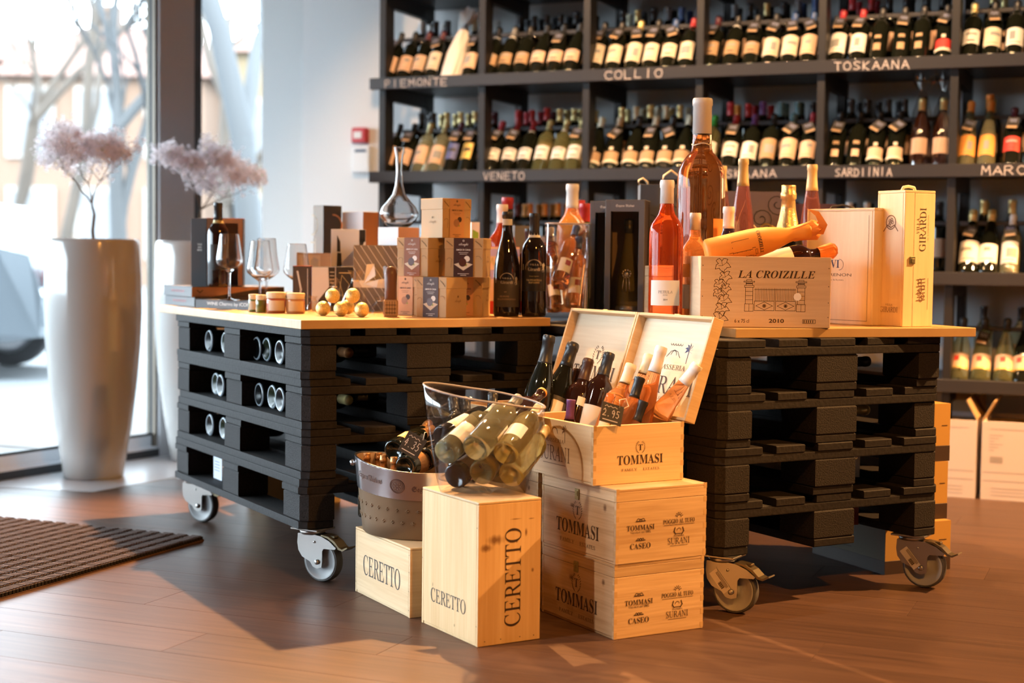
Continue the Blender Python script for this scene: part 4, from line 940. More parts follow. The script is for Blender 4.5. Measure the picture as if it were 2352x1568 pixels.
open_crate('open pine crate holding rose wine bottles, front one on the crate stack', oa, sur, tommasi(.142, .060, .140, .024),
     ([('t', 'SURANI', 'serif', .19, .092, .235, .050), ('t', 'MASSERIA', 'serif', .19, .142, .125, .014), ('t', 'PUGLIA - ITALIA', 'serif', .19, .055, .12, .008),
       ('l', circ(.185, .176, .012, 0, PI, 8), .0015), ('l', [(.155, .170), (.170, .186), (.185, .190), (.200, .186), (.215, .170)], .0016)] + [('l', circ(.165+.011*k, .208, .005, PI, 2*PI, 6), .0013) for k in range(5)], leaf_tree(.248, .178, 1.1)), None)
ob = oa + tg*.352
open_crate('open pine crate holding dark wine bottles, rear one beside the left table', ob, None, None, (tommasi(.175, .100, .215, .042), []), None)

# orange wrapped and dark bottles etc. in the open crates
def lb(m, a=.9, z0=.05, z1=.14): return [(m, z0, z1, a, 0, 'label')]
def leanb(label, kind, gl, cap, crate_o, ut, du, dv, px, py, labs=(), s=1.0, n=32, caph=.055, roll=0, **k):
    """mouth on the plane ut across the crate, seen at the pixel; base du, dv away from it inside the crate"""
    L = P_[kind][-1][1]*s; tip = on_plane(px, py, crate_o+te*ut, te)
    B = tip-te*du-tg*dv; B.z = tip.z-math.sqrt(L*L-du*du-dv*dv)
    return bottle(label, kind, gl, cap, lean(tip, B, L, roll), s=s, n=n, caph=caph, labs=labs, **k)
LX = mat('crate_label_cream', (.84, .80, .72), .6)
leanb('dark bottle with black capsule leaning at the far left of the open crates', 'burg', DARKG, BLACKC, ob, .13, .07, .02, 1262, 771, caph=.075, s=1.05)
leanb('dark bottle with white label and black star capsule leaning out over the acrylic bucket', 'burg', DARKG, BLACKC, ob, .23, .15, .07, 1317, 790, lb(LX, .9, .06, .13)+[(LDARK, .128, .140, .9, 0, 'label_band')], caph=.07, s=1.08)
leanb('dark bottle with brown capsule in the middle of the rear open crate', 'bord', DARKR, mat('brown_capsule', (.07, .035, .028), .35), ob, .24, .12, .06, 1352, 826, [(LX, .15, .175, .35, .3, 'round_seal')], caph=.065)
leanb('dark bottle with black capsule and white label, rightmost in the rear open crate', 'bord', DARKR, BLACKC, ob, .285, .12, .04, 1400, 812, lb(LX, .9, .05, .14), caph=.065, s=1.04)
leanb('dark bottle with dull brown capsule half hidden low in the rear crate', 'bord', DARKR, MATS['brown_capsule'], ob, .24, .12, .05, 1328, 850, caph=.065)
leanb('rose bottle with cream capsule, leftmost rose in the front open crate', 'bord', ROSE, CREAMC, oa, .23, .13, .03, 1450, 838, [(LX, .05, .12, .7, -.2, 'label')])
leanb('rose bottle with cream capsule behind the cream capsuled one', 'bord', ROSE, CREAMC, oa, .285, .12, .03, 1492, 816)
leanb('slim rose bottle with tall white capsule in the middle of the front open crate', 'slim', ROSE, WHITEC, oa, .27, .11, .0, 1520, 797, caph=.07)
leanb('slim rose bottle with white capsule leaning right in the front open crate', 'slim', ROSE, WHITEC, oa, .325, .15, -.13, 1603, 838, caph=.06)
leanb('small rose bottle with black capsule among the large rose bottles', 'wine_baby', ROSE, BLACKC, oa, .20, .08, .02, 1470, 868, s=1.1, caph=.05)
leanb('small rose bottle with black printed label low in the front open crate', 'wine_baby', ROSE, BLACKC, oa, .19, .08, .0, 1478, 922, s=1.05, caph=.052)
leanb('small rose bottle with cork closure and white label behind the price tag', 'slim', ROSE, None, oa, .14, .09, .03, 1404, 905, [(LX, .17, .25, .9, 0, 'label'), (LPURPLE, .20, .225, .2, .3, 'label_print')], s=.82)
leanb('miniature dark bottle standing between the dark and rose bottles', 'wine_baby', DARKR, PURPLEC, oa, .04, .015, .0, 1312, 918, s=.9)
def price_tag(label, c, text, w, h, rot, tilt=.25, rz=0):
    t = thing('price_tag', label, 'price tag', M=Matrix.Translation(c) @ Matrix.Rotation(rz, 4, 'Z') @ Matrix.Rotation(-tilt, 4, 'X') @ Matrix.Rotation(rot, 4, 'Y'))
    MB().bbox(-w/2, w/2, -.0008, .0008, -h/2, h/2, .0003).build('card', SLATE, t)
    m = MB(); f = lambda a, b: (a, -.0015, b)
    chalk_write(m, text, -w*.40, -h*.18, h*.36, w*.20, .0017, f, 0, .03, 3)
    m.ribbon([(-w*.36, h*.30), (-w*.28, h*.37), (-w*.2, h*.29), (-w*.1, h*.36), (0, h*.30), (w*.1, h*.36), (w*.2, h*.3)], .0013, 0, f)
    m.ribbon([(-w*.36, -h*.36), (w*.3, -h*.36)], .0022, 0, f); m.build('chalk_price', CHALK, t)
    m = MB(); m.tube([(w*.3, 0, h*.42), (w*.2, -.006, h*.75), (w*.55, .008, h*1.0), (w*.75, .012, h*.7), (w*.5, .004, h*.45), (w*.3, 0, h*.42)], .0011, 6); m.build('string', STRING, t)
price_tag('black price tag reading 2.95 on the rose bottles of the open crate', wp(1405, 950, 3.765), '2.95', .058, .052, .30, .35, .3)

# ------------------------------------------------------------------ clear acrylic bucket
bc = wp(1120, 1140, 3.78); bc = Vector((-.068, 3.785, .3525))
ab = thing('acrylic_ice_bucket', 'clear acrylic oval wine bucket full of white wine bottles', 'bucket', bc, .10)
def oval(t, a, b, p=2.3): c, s = math.cos(t), math.sin(t); return a*abs(c)**(2/p)*(1 if c > 0 else -1), b*abs(s)**(2/p)*(1 if s > 0 else -1)
def bucket_shell(secs, n=56, th=.004, rim=lambda t: 0, p=2.3, floor_t=.012):
    """secs: (a, b, z) outer sections bottom to top; returns MB of a closed shell with thickness"""
    m = MB(); vs = []; rings = []
    def ring(a, b, z, k=1):
        i0 = len(vs)
        for i in range(n):
            t = 2*PI*i/n; x, y = oval(t, a, b, p); vs.append((x, y, z+k*rim(t)))
        rings.append(i0)
    H_ = secs[-1][2]
    ring(secs[0][0]*.5, secs[0][1]*.5, secs[0][2]+.003)
    for a, b, z in secs: ring(a, b, z, z/H_)
    for a, b, z in secs[::-1]:
        if z > floor_t: ring(a-th, b-th, z-(.0 if z < H_ else .0), z/H_)
    ring(secs[0][0]-th*1.5, secs[0][1]-th*1.5, floor_t); ring(secs[0][0]*.5, secs[0][1]*.5, floor_t)
    fs = [(r0+i, r0+(i+1) % n, r1+(i+1) % n, r1+i) for r0, r1 in zip(rings, rings[1:]) for i in range(n)]
    fs += [tuple(rings[0]+i for i in range(n))[::-1], tuple(rings[-1]+i for i in range(n))]
    return m.add(vs, fs, 0, True)
rimf = lambda t: .028*math.cos(t-PI*.93)*1.0 - .0
bucket_shell([(.108,.075,0),(.112,.079,.006),(.118,.084,.03),(.132,.096,.09),(.143,.104,.15),(.150,.108,.20),(.155,.108,.243)], rim=rimf).build('bucket_wall', ACRYL, ab)
m = MB(); tp = [(*oval(2*PI*i/64, .153, .106), .243+rimf(2*PI*i/64)) for i in range(65)]; m.tube(tp, .0028, 6, cap=False); m.build('rolled_rim', mat('acrylic_rim', (.97, .90, .90), .05, trans=.6, ior=1.3), ab)
def inb(label, kind, gl, cap, b, t, labs=(), s=.86, **k):
    L = P_[kind][-1][1]*s; q = lean_px(wp(*b), t[0], t[1], L)
    return bottle(label, kind, gl, cap, q, s=s, n=32, labs=labs, name='wine_bottle', **k)
LPW = mat('paper_label_white', (.88, .85, .82), .6)
inb('dark bottle with peach label lying at the bottom left of the acrylic bucket', 'bord', DARKG, BLACKC, (1046, 1094, 3.735), (1150, 1020, 3.88), [(LPEACH, .03, .13, 1.2, 0, 'label'), (LPURPLE, .09, .105, .2, .2, 'label_print')])
inb('white wine bottle with white label at the left side of the acrylic bucket', 'bord', PALEW, CREAMC, (1022, 1040, 3.725), (1140, 935, 3.80), [(LPW, .045, .125, 1.1, 0, 'label')])
inb('clear white wine bottle with its label facing right, uppermost in the acrylic bucket', 'bord', PALEW, GREYC, (1092, 1030, 3.70), (1190, 915, 3.80), [(LPW, .06, .13, .5, 1.2, 'label')], s=.95)
inb('white wine bottle with white label in the right middle of the acrylic bucket', 'bord', GOLDW, CREAMC, (1160, 1042, 3.715), (1238, 935, 3.80), [(LPW, .055, .12, .8, -.5, 'label')])
inb('white wine bottle pointing its base to the front low in the acrylic bucket', 'bord', GOLDW, CREAMC, (1106, 1086, 3.715), (1165, 1000, 3.90), ())
inb('golden white wine bottle at the bottom right of the acrylic bucket', 'bord', GOLDW, CREAMC, (1172, 1092, 3.725), (1256, 985, 3.82), ())
inb('dark bottle with white label at the back left of the acrylic bucket', 'bord', DARKG, BLACKC, (1016, 1006, 3.79), (1150, 935, 3.87), [(LPW, .035, .12, 1.2, 0, 'label')])
inb('dark bottle standing neck up at the back left of the acrylic bucket', 'bord', DARKG, BLACKC, (1062, 1092, 3.84), (1040, 915, 3.86), (), s=.92)
inb('dark bottle standing neck up in the back centre of the acrylic bucket', 'bord', DARKG, BLACKC, (1088, 1088, 3.85), (1068, 918, 3.87), (), s=.9)
inb('dark bottle with blue black capsule standing behind the bottles of the acrylic bucket', 'bord', DARKG, BLACKC, (1125, 1080, 3.86), (1132, 905, 3.87), (), s=.9)
inb('dark bottle with orange tipped brown capsule leaning right out of the acrylic bucket', 'bord', DARKR, ORANGEC, (1140, 1010, 3.84), (1246, 900, 3.93), (), s=.92, caph=.01)

# ------------------------------------------------------------------ bronze bucket with cava
BRONZE = mat('bronze_paint', (.22, .135, .075), .38, metal=.5); STEEL = mat('brushed_steel', (.62, .62, .65), .22, metal=1.0)
tc_ = Vector((-.222, 4.165, .1845))
cb_ = thing('bronze_wine_tub', 'bronze oval wine tub with polished steel band standing on the low crate', 'bucket', tc_, 0)
rimt = lambda t: .013*math.cos(2*t)
bucket_shell([(.180,.165,0),(.186,.170,.006),(.190,.174,.04),(.199,.184,.12),(.207,.194,.196)], rim=rimt, th=.004, p=2.0).build('tub_wall', BRONZE, cb_)
bd = MB(); n = 96; vs = []
def tubr(z): return .186+(.207-.186)*min(1, max(0, (z-.006)/.184)), .170+(.194-.170)*min(1, max(0, (z-.006)/.184))
for i in range(n):
    t = 2*PI*i/n
    for z in (.118, .199):
        a, b = tubr(z); x, y = oval(t, a+.0022, b+.0022, 2.0); vs.append((x, y, z+rimt(t)*z/.19))
bd.add(vs, [(2*i, 2*((i+1) % n), 2*((i+1) % n)+1, 2*i+1) for i in range(n)], 0, True); bd.build('steel_band', STEEL, cb_)
m = MB(); m.tube([(*oval(2*PI*i/64, .206, .193, 2.0), .196+rimt(2*PI*i/64)) for i in range(65)], .0032, 6, cap=False); m.build('rim', STEEL, cb_)
m = MB(); m.lathe([(0,.016),(.006,.015),(.010,.010),(.010,.005),(.005,.003),(.005,0)], 16, 0, Matrix.Translation((-.208, .01, .185)) @ Matrix.Rotation(-PI/2, 4, 'Y')); m.build('side_knob', STEEL, cb_)
def f_tub(px, z0):
    """a writing surface on the tub wall centred on image column px"""
    best = min(range(720), key=lambda i: abs(on_px(tub_pt(-PI+i*PI/720, z0)+tc_)-px)); t0 = -PI+best*PI/720
    R_ = .19
    return lambda a, b: (lambda P: (P.x, P.y, P.z))(tub_pt(t0+a/R_, z0+b, .0032))
def tub_pt(t, z, off=.0025):
    a, b = tubr(z); x, y = oval(t, a+off, b+off, 2.0); return Vector((x, y, z+rimt(t)*z/.19))
def on_px(P):
    y, z = P.y, P.z-EYE; d = y*cp-z*sp_; u = y*sp_+z*cp; return F*(P.x*cr+u*sr)/d+CX
BR_INK = mat('bronze_lettering', (.10, .04, .025), .4)
f = f_tub(912, .155); its = [('l', circ(0, 0, .0190, n=24), .0022), ('l', circ(0, 0, .0155, n=24), .0009), ('l', circ(0, 0, .0035, n=10), .0012)]
for k in range(8):
    a = k*PI/4; its += [('l', circ(.0088*math.cos(a), .0088*math.sin(a), .0038, n=8), .0009)]
m = MB(); lay(m, its, f); m.build('round_crest', BR_INK, cb_)
m = MB(); lay(m, [('t', 'Segura Viudas', 'frak', 0, 0, .105, .019)], f_tub(845, .158)); lay(m, [('t', 'Segura Viudas', 'frak', 0, 0, .105, .019)], f_tub(995, .150)); m.build('blackletter_lettering', BR_INK, cb_)
m = MB()
for row, (z0, ph) in enumerate(((.085, 0), (.050, .5))):
    for k in range(16):
        t = -PI*.98 + (k+ph)*.155
        for dx, dz in ((0,0),(.0035,0),(-.0035,0),(0,.0035),(0,-.0035)):
            P = tub_pt(t+dx/.19, z0+dz, .001); nrm = Vector((P.x, P.y, 0)).normalized()
            q = Matrix.Translation(P) @ nrm.to_track_quat('Z', 'Y').to_matrix().to_4x4(); m.lathe([(.0019,-.001),(.0015,.0008),(0,.0013)], 6, 0, q)
tag(m.build('embossed_rosettes', BRONZE, cb_), kind='stuff')
FOILC = mat('copper_foil', (.55, .27, .10), .35, metal=.6, bump=(200, .6)); FOILG = mat('gold_foil', (.75, .58, .26), .3, metal=.7, bump=(160, .8))
CAPG = mat('foil_top_green', (.50, .48, .16), .4)
def inc(label, b, t, s=.72, gl=DARKG, kind='champ', cap=None, caph=.085, labs=()):
    L = P_[kind][-1][1]*s
    return bottle(label, kind, gl, cap or FOILC, lean_px(wp(*b), t[0], t[1], L), s=s, n=28, caph=caph, labs=labs)
for i, (px, py, Y) in enumerate(((843, 1046, 4.18), (870, 1046, 4.28), (881, 1051, 4.10), (905, 1055, 4.06))):
    b = wp(px, py-6, Y); L = P_['champ'][-1][1]*.56
    bottle(['leftmost', 'rear', 'second', 'third'][i]+' of four small foil topped cava bottles at the tub edge', 'champ', DARKG, FOILC, Matrix.Translation(b-Vector((0, 0, L))), s=.56, n=24, caph=.12)
inc('cava bottle pointing its base forward under the 4.35 price tag', (905, 1035, 4.08), (992, 985, 4.22), labs=[(FOILC, .05, .12, 1.3, 0, 'label')])
inc('cava bottle with copper foil pointing up out of the bronze tub', (930, 1040, 4.22), (985, 972, 4.26))
inc('cava bottle lying low in front inside the bronze tub', (930, 1072, 4.04), (1010, 1048, 4.14), labs=[(FOILC, .05, .14, 1.3, 0, 'label')])
inc('cava bottle lying behind the others at the right of the bronze tub', (975, 1055, 4.12), (1045, 1020, 4.20))
price_tag('brown black price tag reading 4.35 on the cava bottles', wp(948, 1022, 4.00), '4.35', .056, .060, .52, .3, .1)

# ================================================================== LEFT TABLE
TP = lambda px, Y, z=0: at(px, Y, TT+z)
GB = mat('gift_box_grey', (.060, .055, .060), .5); GBB = mat('gift_box_brown', (.42, .22, .12), .5); GBR = mat('gift_box_red', (.40, .06, .05), .5)
REDP = mat('red_print', (.35, .05, .06), .5); BLKB = mat('black_box', (.025, .022, .022), .4); WHB = mat('white_box', (.74, .75, .78), .5)
TANB = mat('taupe_box', (.30, .23, .17), .55); PINKB = mat('pinkish_brown_box', (.46, .29, .22), .55); BRNB = mat('rust_brown_box', (.34, .16, .08), .5)
def boxy(name, label, cat, p, rz, L, W, H, mts, lid=None, group=None, b=.0015):
    """corner-origin box whose panels are separate parts; mts = (front, left, rest)"""
    t = thing(name, label, cat, p, rz, group); fm, lm, rm = mts; e = .0015
    MB().bbox(e, L-e, e, W-e, 0, H-e, b).build('box_body', rm, t)
    MB().bbox(0, L, 0, e, .0003, H-e, .0004).build('front_panel', fm, t); MB().bbox(0, e, e+.0001, W, .0003, H-e, .0004).build('side_panel', lm, t)
    MB().bbox(0, L, 0, W, H-e+.0001, H, .0004).build('top_panel', lid or rm, t)
    return t
c0 = TP(447, 5.34)
t = boxy('gift_box', 'lower of two flat grey gift boxes at the left end of the left table', 'box', c0, TH+.05, .34, .30, .033, (BLKB, GB, GB))
printing(t, [('t', 'VIN BOUQUET', 'bold', .15, .017, .14, .009)], f_left(.30), REDP)
t = boxy('gift_box', 'upper flat grey and orange gift box under the standing bottle box', 'box', c0+Vector((-.012, .008, .0335)), TH+.02, .35, .31, .037, (GBB, GB, GB))
printing(t, [('t', 'VIN BOUQUET', 'bold', .16, .019, .15, .010)], f_left(.31), REDP)
printing(t, [('p', [(.07, .0), (.349, .0), (.349, .036), (.23, .026)])], f_front(), BLKB, 'black_swoosh'); printing(t, [('l', [(.020, .024), (.030, .016), (.040, .024)], .003)], f_front(), BLKB, 'small_emblem')
p = TP(449, 5.25); e1 = math.radians(-38)
t = boxy('gift_box', 'long grey box lettered WINE Charms along the left table edge', 'box', p, e1, .42, .055, .030, (GB, GB, GB))
printing(t, [('t', 'WINE Charms by iCON Accessories', 'bold', .225, .015, .33, .015)], f_front(), WHITEP)
p = TP(474, 5.44, .0707)
t = thing('window_gift_box', 'tall grey and rust gift box standing at the left end of the table', 'box', p, math.radians(6)); W_, H_, D_ = .130, .243, .095
MB().bbox(0, W_, D_-.003, D_, 0, H_, .0005).build('rear_panel', mat('mauve_lining', (.30, .19, .19), .5), t); MB().bbox(0, W_, 0, D_-.0031, 0, .003, .0004).build('base_panel', GBB, t)
MB().bbox(0, .0018, 0, D_-.0031, .0031, H_, .0004).build('side_panel', GB, t); MB().bbox(W_-.002, W_, 0, D_-.0031, .0031, H_, .0004).build('side_panel', BLKB, t)
m = MB(); m.bbox(.002, .018, 0, .0015, .0031, H_, .0004); m.bbox(W_-.018, W_-.0021, 0, .0015, .0031, H_, .0004); m.bbox(.0181, W_-.0181, 0, .0015, H_-.016, H_, .0004); m.build('front_frame', GBB, t)
MB().bbox(0, W_, 0, D_, H_+.0002, H_+.002, .0004).build('top_panel', GBR, t)
sp = MB(); sp.bbox(-.060, -.0005, 0.0, .004, 0, H_+.001, .0006); so = sp.build('spine', GB, t, Matrix.Rotation(-.35, 4, 'Z'))
printing(t, [('t', 'WINE', 'bold', -.026, .150, .018, .007), ('t', 'AND', 'bold', -.026, .140, .016, .007), ('t', 'MORE', 'bold', -.026, .130, .018, .007)], lambda a, b: (a*math.cos(.35), -a*math.sin(.35)-.0012, b) , WHITEP)
bottle('dark bottle with black capsule standing before the tall grey gift box', 'bord', DARKR, BLACKC, stand(TP(501, 5.385, .0707), .2), caph=.06, n=32, labs=[(LDARK, .06, .15, .8, 0, 'label'), (GOLDP, .225, .236, 3.1, 0, 'neck_band')])
# wine glasses
GLW = CLEAR
def glass_obj(label, p, h=.225, s=1.0):
    t = thing('wine_glass', label, 'glass', p)
    m = MB(); k = s
    out = [(.0045, .092), (.010, .098), (.028, .110), (.043, .124), (.046, .132), (.045, .142), (.038, .185), (.0322, h-.002), (.0315, h)]
    inn = [(r-.0012, z+.0012) for r, z in out[2:-2]][::-1]
    m.lathe([(r*k, z) for r, z in out] + [(.0303*k, h), (.0309*k, h-.002)] + [(r*k, z) for r, z in inn] + [(.008*k, .1015), (0, .1005)], 40); m.build('bowl', GLW, t)
    m = MB(); m.lathe([(.0045*k, .0921), (.0036, .085), (.0033, .05), (.0036, .015), (.006, .006), (.02, .0030), (.0355, .0018), (.036, .001), (.035, 0), (0, 0)][::-1], 32); m.build('stem_and_foot', GLW, t)
    return t
glass_obj('empty wine glass standing in front of the dark bottle', TP(527, 5.165, .0304))
glass_obj('empty wine glass, left one of the overlapping pair in the middle', TP(597, 5.22), .235)
glass_obj('empty wine glass, right one of the overlapping pair in the middle', TP(612, 5.42), .245)
glass_obj('empty wine glass standing in front of the picture boxes', TP(681, 5.20), .225)
# jars
JARG = mat('jar_glass_green', (.12, .15, .03), .08, coat=.5); JARR = mat('jar_glass_red', (.36, .09, .03), .08, coat=.5); CLOTH = mat('cloth_lid', (.74, .66, .50), .9, bump=(120, .6)); JARO = mat('jar_glass_amber', (.42, .20, .08), .08, coat=.5)
def jar(label, p, r, h, m, lab):
    t = thing('preserve_jar', label, 'jar', p)
    MB().lathe([(0,0),(r*.93,0),(r,.003),(r,h*.62),(r*.95,h*.70),(r*.86,h*.74),(r*.86,h*.80),(0,h*.80)], 28).build('jar_glass', m, t)
    MB().lathe([(r*1.0,h*.70),(r*.90,h*.76),(r*.96,h*.80),(r*1.0,h*.93),(r*.92,h*.985),(0,h)], 28).build('cloth_cover', CLOTH, t)
    MB().lathe([(r*.90,h*.745),(r*.95,h*.755),(r*.95,h*.775),(r*.90,h*.785)], 24).build('band', STRING, t)
    if lab: mb = MB(); n = 8; vs = [((r+.0006)*math.sin(-.9+1.8*i/n+.2), -(r+.0006)*math.cos(-.9+1.8*i/n+.2), z) for z in (h*.12, h*.60) for i in range(n+1)]; mb.add(vs, [(i, i+1, n+2+i, n+1+i) for i in range(n)], 0, True); mb.build('paper_label', lab, t)
jar('small green preserve jar with cloth cover, leftmost of the four jars', TP(583, 4.93), .0175, .058, JARG, LCREAM)
jar('small green preserve jar with cloth cover, second of the four jars', TP(600, 4.86), .0175, .058, JARG, None)
jar('red preserve jar with cloth cover and square paper label', TP(634, 4.84), .0315, .068, JARR, LCREAM)
jar('amber preserve jar with cloth cover and wide cream label', TP(679, 4.83), .0300, .066, JARO, mat('burlap_label', (.66, .50, .30), .9))
# gold sweets and clear bags
GOLDB = mat('gold_foil_wrap', (.80, .62, .26), .32, metal=.65, bump=(320, 1.0), var=(120, (.62, .44, .14)))
for i, (px, Y, z, lab) in enumerate(((742, 4.66, .0225, 'leftmost in the bottom row'), (783, 4.62, .0225, 'middle in the bottom row'), (831, 4.58, .0225, 'rightmost in the bottom row'),
        (764, 4.66, .062, 'left of the two stacked on top'), (810, 4.62, .064, 'right of the two stacked on top'), (798, 4.70, .026, 'behind the bottom row'))):
    t = thing('gold_foil_sweet', 'gold foil wrapped round sweet, '+lab, 'sweet', TP(px, Y, z)); R = random.Random(i); r = .0228
    m = MB(); nn = 18; vs = [(0, 0, -r)]
    for j in range(1, 11):
        for k in range(nn): a = 2*PI*k/nn; q = PI*j/11; rr = r*(1+R.uniform(-.025, .025)); vs.append((rr*math.sin(q)*math.cos(a), rr*math.sin(q)*math.sin(a), -rr*math.cos(q)))
    vs.append((0, 0, r)); L_ = len(vs)-1
    fs = [(0, 1+(k+1) % nn, 1+k) for k in range(nn)] + [(1+j*nn+k, 1+j*nn+(k+1) % nn, 1+(j+1)*nn+(k+1) % nn, 1+(j+1)*nn+k) for j in range(9) for k in range(nn)] + [(1+9*nn+k, 1+9*nn+(k+1) % nn, L_) for k in range(nn)]
    m.add(vs, fs, 0, True); m.build('foil_ball', GOLDB, t)
CELL2 = pane_mat('bag_cellophane', (.93, .90, .88), 2.0)
def bagfilm(label, p, r, h, seed, lean_=0):
    t = thing('cellophane_bag', label, 'bag', p); R = random.Random(seed); m = MB(); n = 20; vs = []
    for j, (rr, z) in enumerate([(r*.95, .002), (r*1.05, h*.25), (r*.8, h*.5), (r*.35, h*.72), (r*.25, h*.80), (r*.6, h)]):
        for k in range(n): a = 2*PI*k/n; q = 1+R.uniform(-.12, .12)+(.3*math.sin(4*a) if j > 3 else 0); vs.append((rr*q*math.cos(a)*1.1+lean_*z, rr*q*math.sin(a)*.8, z+R.uniform(-.004, .004)*(j > 0)))
    m.add(vs, [(j*n+k, j*n+(k+1) % n, (j+1)*n+(k+1) % n, (j+1)*n+k) for j in range(5) for k in range(n)], 0, False); m.build('film', CELL2, t)
    m = MB(); m.lathe([(r*.27, h*.74), (r*.32, h*.76), (r*.27, h*.78)], 12, 0, Matrix.Translation((lean_*h*.76, 0, 0))); m.build('tie', STRING, t)
bagfilm('clear cellophane bag standing up behind the gold sweets', TP(812, 4.82), .035, .140, 2, .05)
bagfilm('low crumpled cellophane bag right of the gold sweets', TP(862, 4.72), .026, .060, 5, .3)
bagfilm('low crumpled cellophane bag left of the gold sweets', TP(726, 4.86), .024, .055, 8, -.2)
bagfilm('small cellophane bag gathered above the top sweets', TP(775, 4.76, .0), .024, .115, 6, -.1)
# brown packet
t = thing('brown_sweet_packet', 'small upright brown chocolate figure packet beside the kraft boxes', 'packet', TP(897, 4.66), .1); CHOC = mat('milk_chocolate', (.16, .07, .035), .35)
MB().lathe([(0,.004),(.016,.004),(.018,.05),(.0175,.10),(.019,.13),(.012,.152),(0,.155)], 16, 0, None, True, 1.05, .8).build('chocolate_figure', CHOC, t)
MB().bbox(-.0225, .0225, -.0185, .0185, 0, .052, .004).build('paper_sleeve', mat('sleeve_paper', (.50, .33, .19), .6), t)
printing(t, [('l', [(-.016, .012*k), (.016, .012*k)], .0018) for k in (1, 2, 3)] + [('l', [(-.012+.008*k, .008), (-.012+.008*k, .046)], .0012) for k in range(4)], f_front(-.0187), INK)
MB().bbox(-.024, .024, -.021, .021, .0005, .163, .008).build('clear_wrapper', FILM, t)
# kraft chocolate boxes
mat('kraft_brown_print', (.20, .14, .07), .7)  # brown print colour for the branches and side lettering
KRAFT = mat('kraft_card', (.50, .34, .17), .6, bump=(90, .1)); KLIGHT = mat('pale_kraft_card', (.74, .62, .44), .6)
BANDD = mat('dark_chocolate_band', (.055, .022, .018), .5); BANDM = mat('milk_chocolate_band', (.24, .085, .03), .5); BANDT = mat('tan_band', (.55, .30, .14), .5); NUT = mat('chocolate_egg', (.085, .028, .018), .35)
def kraft(label, p, rz, s, h, band_front, band_left, light=False):
    t = thing('chocolate_gift_box', label, 'box', p, rz); m_ = KRAFT
    MB().bbox(.0015, s-.0015, .0015, s-.0015, 0, h-.001, .001).build('box_body', m_, t)
    MB().bbox(0, s, 0, s, h*.72, h, .001).build('box_lid', m_, t)
    for fnx, bd_, left in ((f_front(), band_front, False), (f_left(s), band_left, True)):
        if bd_:
            f2 = (lambda f: lambda a, b: f(a, b))(fnx)
            m = MB(); x0, x1 = s*.24, s*.74
            off = (lambda f, k: lambda a, b: tuple(Vector(f(a, b)) + (Vector((-k, 0, 0)) if left else Vector((0, -k, 0)))))
            g1, g2, g3 = off(fnx, .0006), off(fnx, .0010), off(fnx, .0014)
            m.add([g1(*q) for q in ((x0, 0.001), (x1, 0.001), (x1, h), (x0, h))], [(0,1,2,3)]); m.build('paper_band', bd_, t)
            cx = (x0+x1)/2; dk = bd_ is not BANDT; inkm = WHITEP if dk else INK
            m = MB(); lay(m, [('t', 'cilenghi', 'script', cx, h*.83, s*.24, h*.09), ('l', circ(cx, h*.93, .0022), .0018), ('t', 'AMOR DI CANA', 'bold', cx, h*.70, s*.37, h*.042), ('l', [(cx-s*.12, h*.63), (cx+s*.12, h*.63)], .0009), ('l', [(cx-s*.09, h*.59), (cx+s*.09, h*.59)], .0009),
                              ('p', circ(cx+s*.09, h*.47, s*.075, n=14)[:-1]), ('l', [(cx-s*.14, h*.09), (cx+s*.14, h*.09)], .0012), ('l', [(cx-s*.07, h*.05), (cx+s*.07, h*.05)], .0014)], g2); tag(m.build('band_lettering', inkm, t), kind='stuff')
            m = MB(); lay(m, [('p', [(x0+.001, h*.33), (cx, h*.17), (x1-.001, h*.33), (cx, h*.40)])], g2); m.build('plate_print', LCREAM if dk else BANDT, t)
            m = MB(); lay(m, [('p', circ(cx-s*.02, h*.38, s*.10, n=16, sy=1.1)[:-1])], g3); lay(m, [('p', circ(cx+s*.07, h*.31, s*.025, n=8)[:-1])], g3, 1); m.build('egg_print', [NUT if dk else mat('hazel_print', (.33, .17, .09), .5), LEAFG], t)
            m = MB(); lay(m, [('l', circ(s*.13, h*.42, s*.07, PI*.1, PI*.9, 8), .0012), ('l', [(s*.19, h*.45), (s*.17, h*.25)], .0011), ('l', circ(s*.86, h*.46, s*.08, 0, PI*.7, 8), .0012), ('l', [(s*.80, h*.92), (s*.90, h*.84), (s*.95, h*.78)], .003), ('l', [(s*.06, h*.92), (s*.13, h*.86), (s*.2, h*.80)], .003)], fnx); tag(m.build('branch_print', MATS['kraft_brown_print'], t), kind='stuff')
        else:
            m = MB(); lay(m, [('t', 'cilenghi', 'script', s*.55, h*.40, s*.30, h*.10), ('l', circ(s*.55, h*.52, .0022), .0018)], fnx); m.build('side_lettering', MATS['kraft_brown_print'], t)
mat('kraft_brown_print', (.20, .14, .07), .7)
KS, KH = .114, .123
kraft('kraft chocolate box with dark band, front one of the bottom row', TP(1025, 4.60), math.radians(58), KS, KH, None, BANDD)
kraft('kraft chocolate box with tan band, left one of the bottom row', TP(966, 4.76), math.radians(60), KS, KH, None, BANDT)
kraft('kraft chocolate box with tan band, right one of the bottom row', TP(1108, 4.76), math.radians(78), KS, KH, None, BANDT)
kraft('kraft chocolate box with light brown band, left one of the middle row', TP(983, 4.67, KH+.0005), math.radians(62), KS, KH*.98, None, BANDM)
kraft('kraft chocolate box with dark band, right one of the middle row', TP(1110, 4.66, KH+.0005), math.radians(80), KS*1.08, KH*.98, None, BANDD)
kraft('kraft chocolate box with orange band, single one on top of the pyramid', TP(1016, 4.70, KH*1.98+.001), math.radians(40), KS, KH*1.0, BANDT, None)
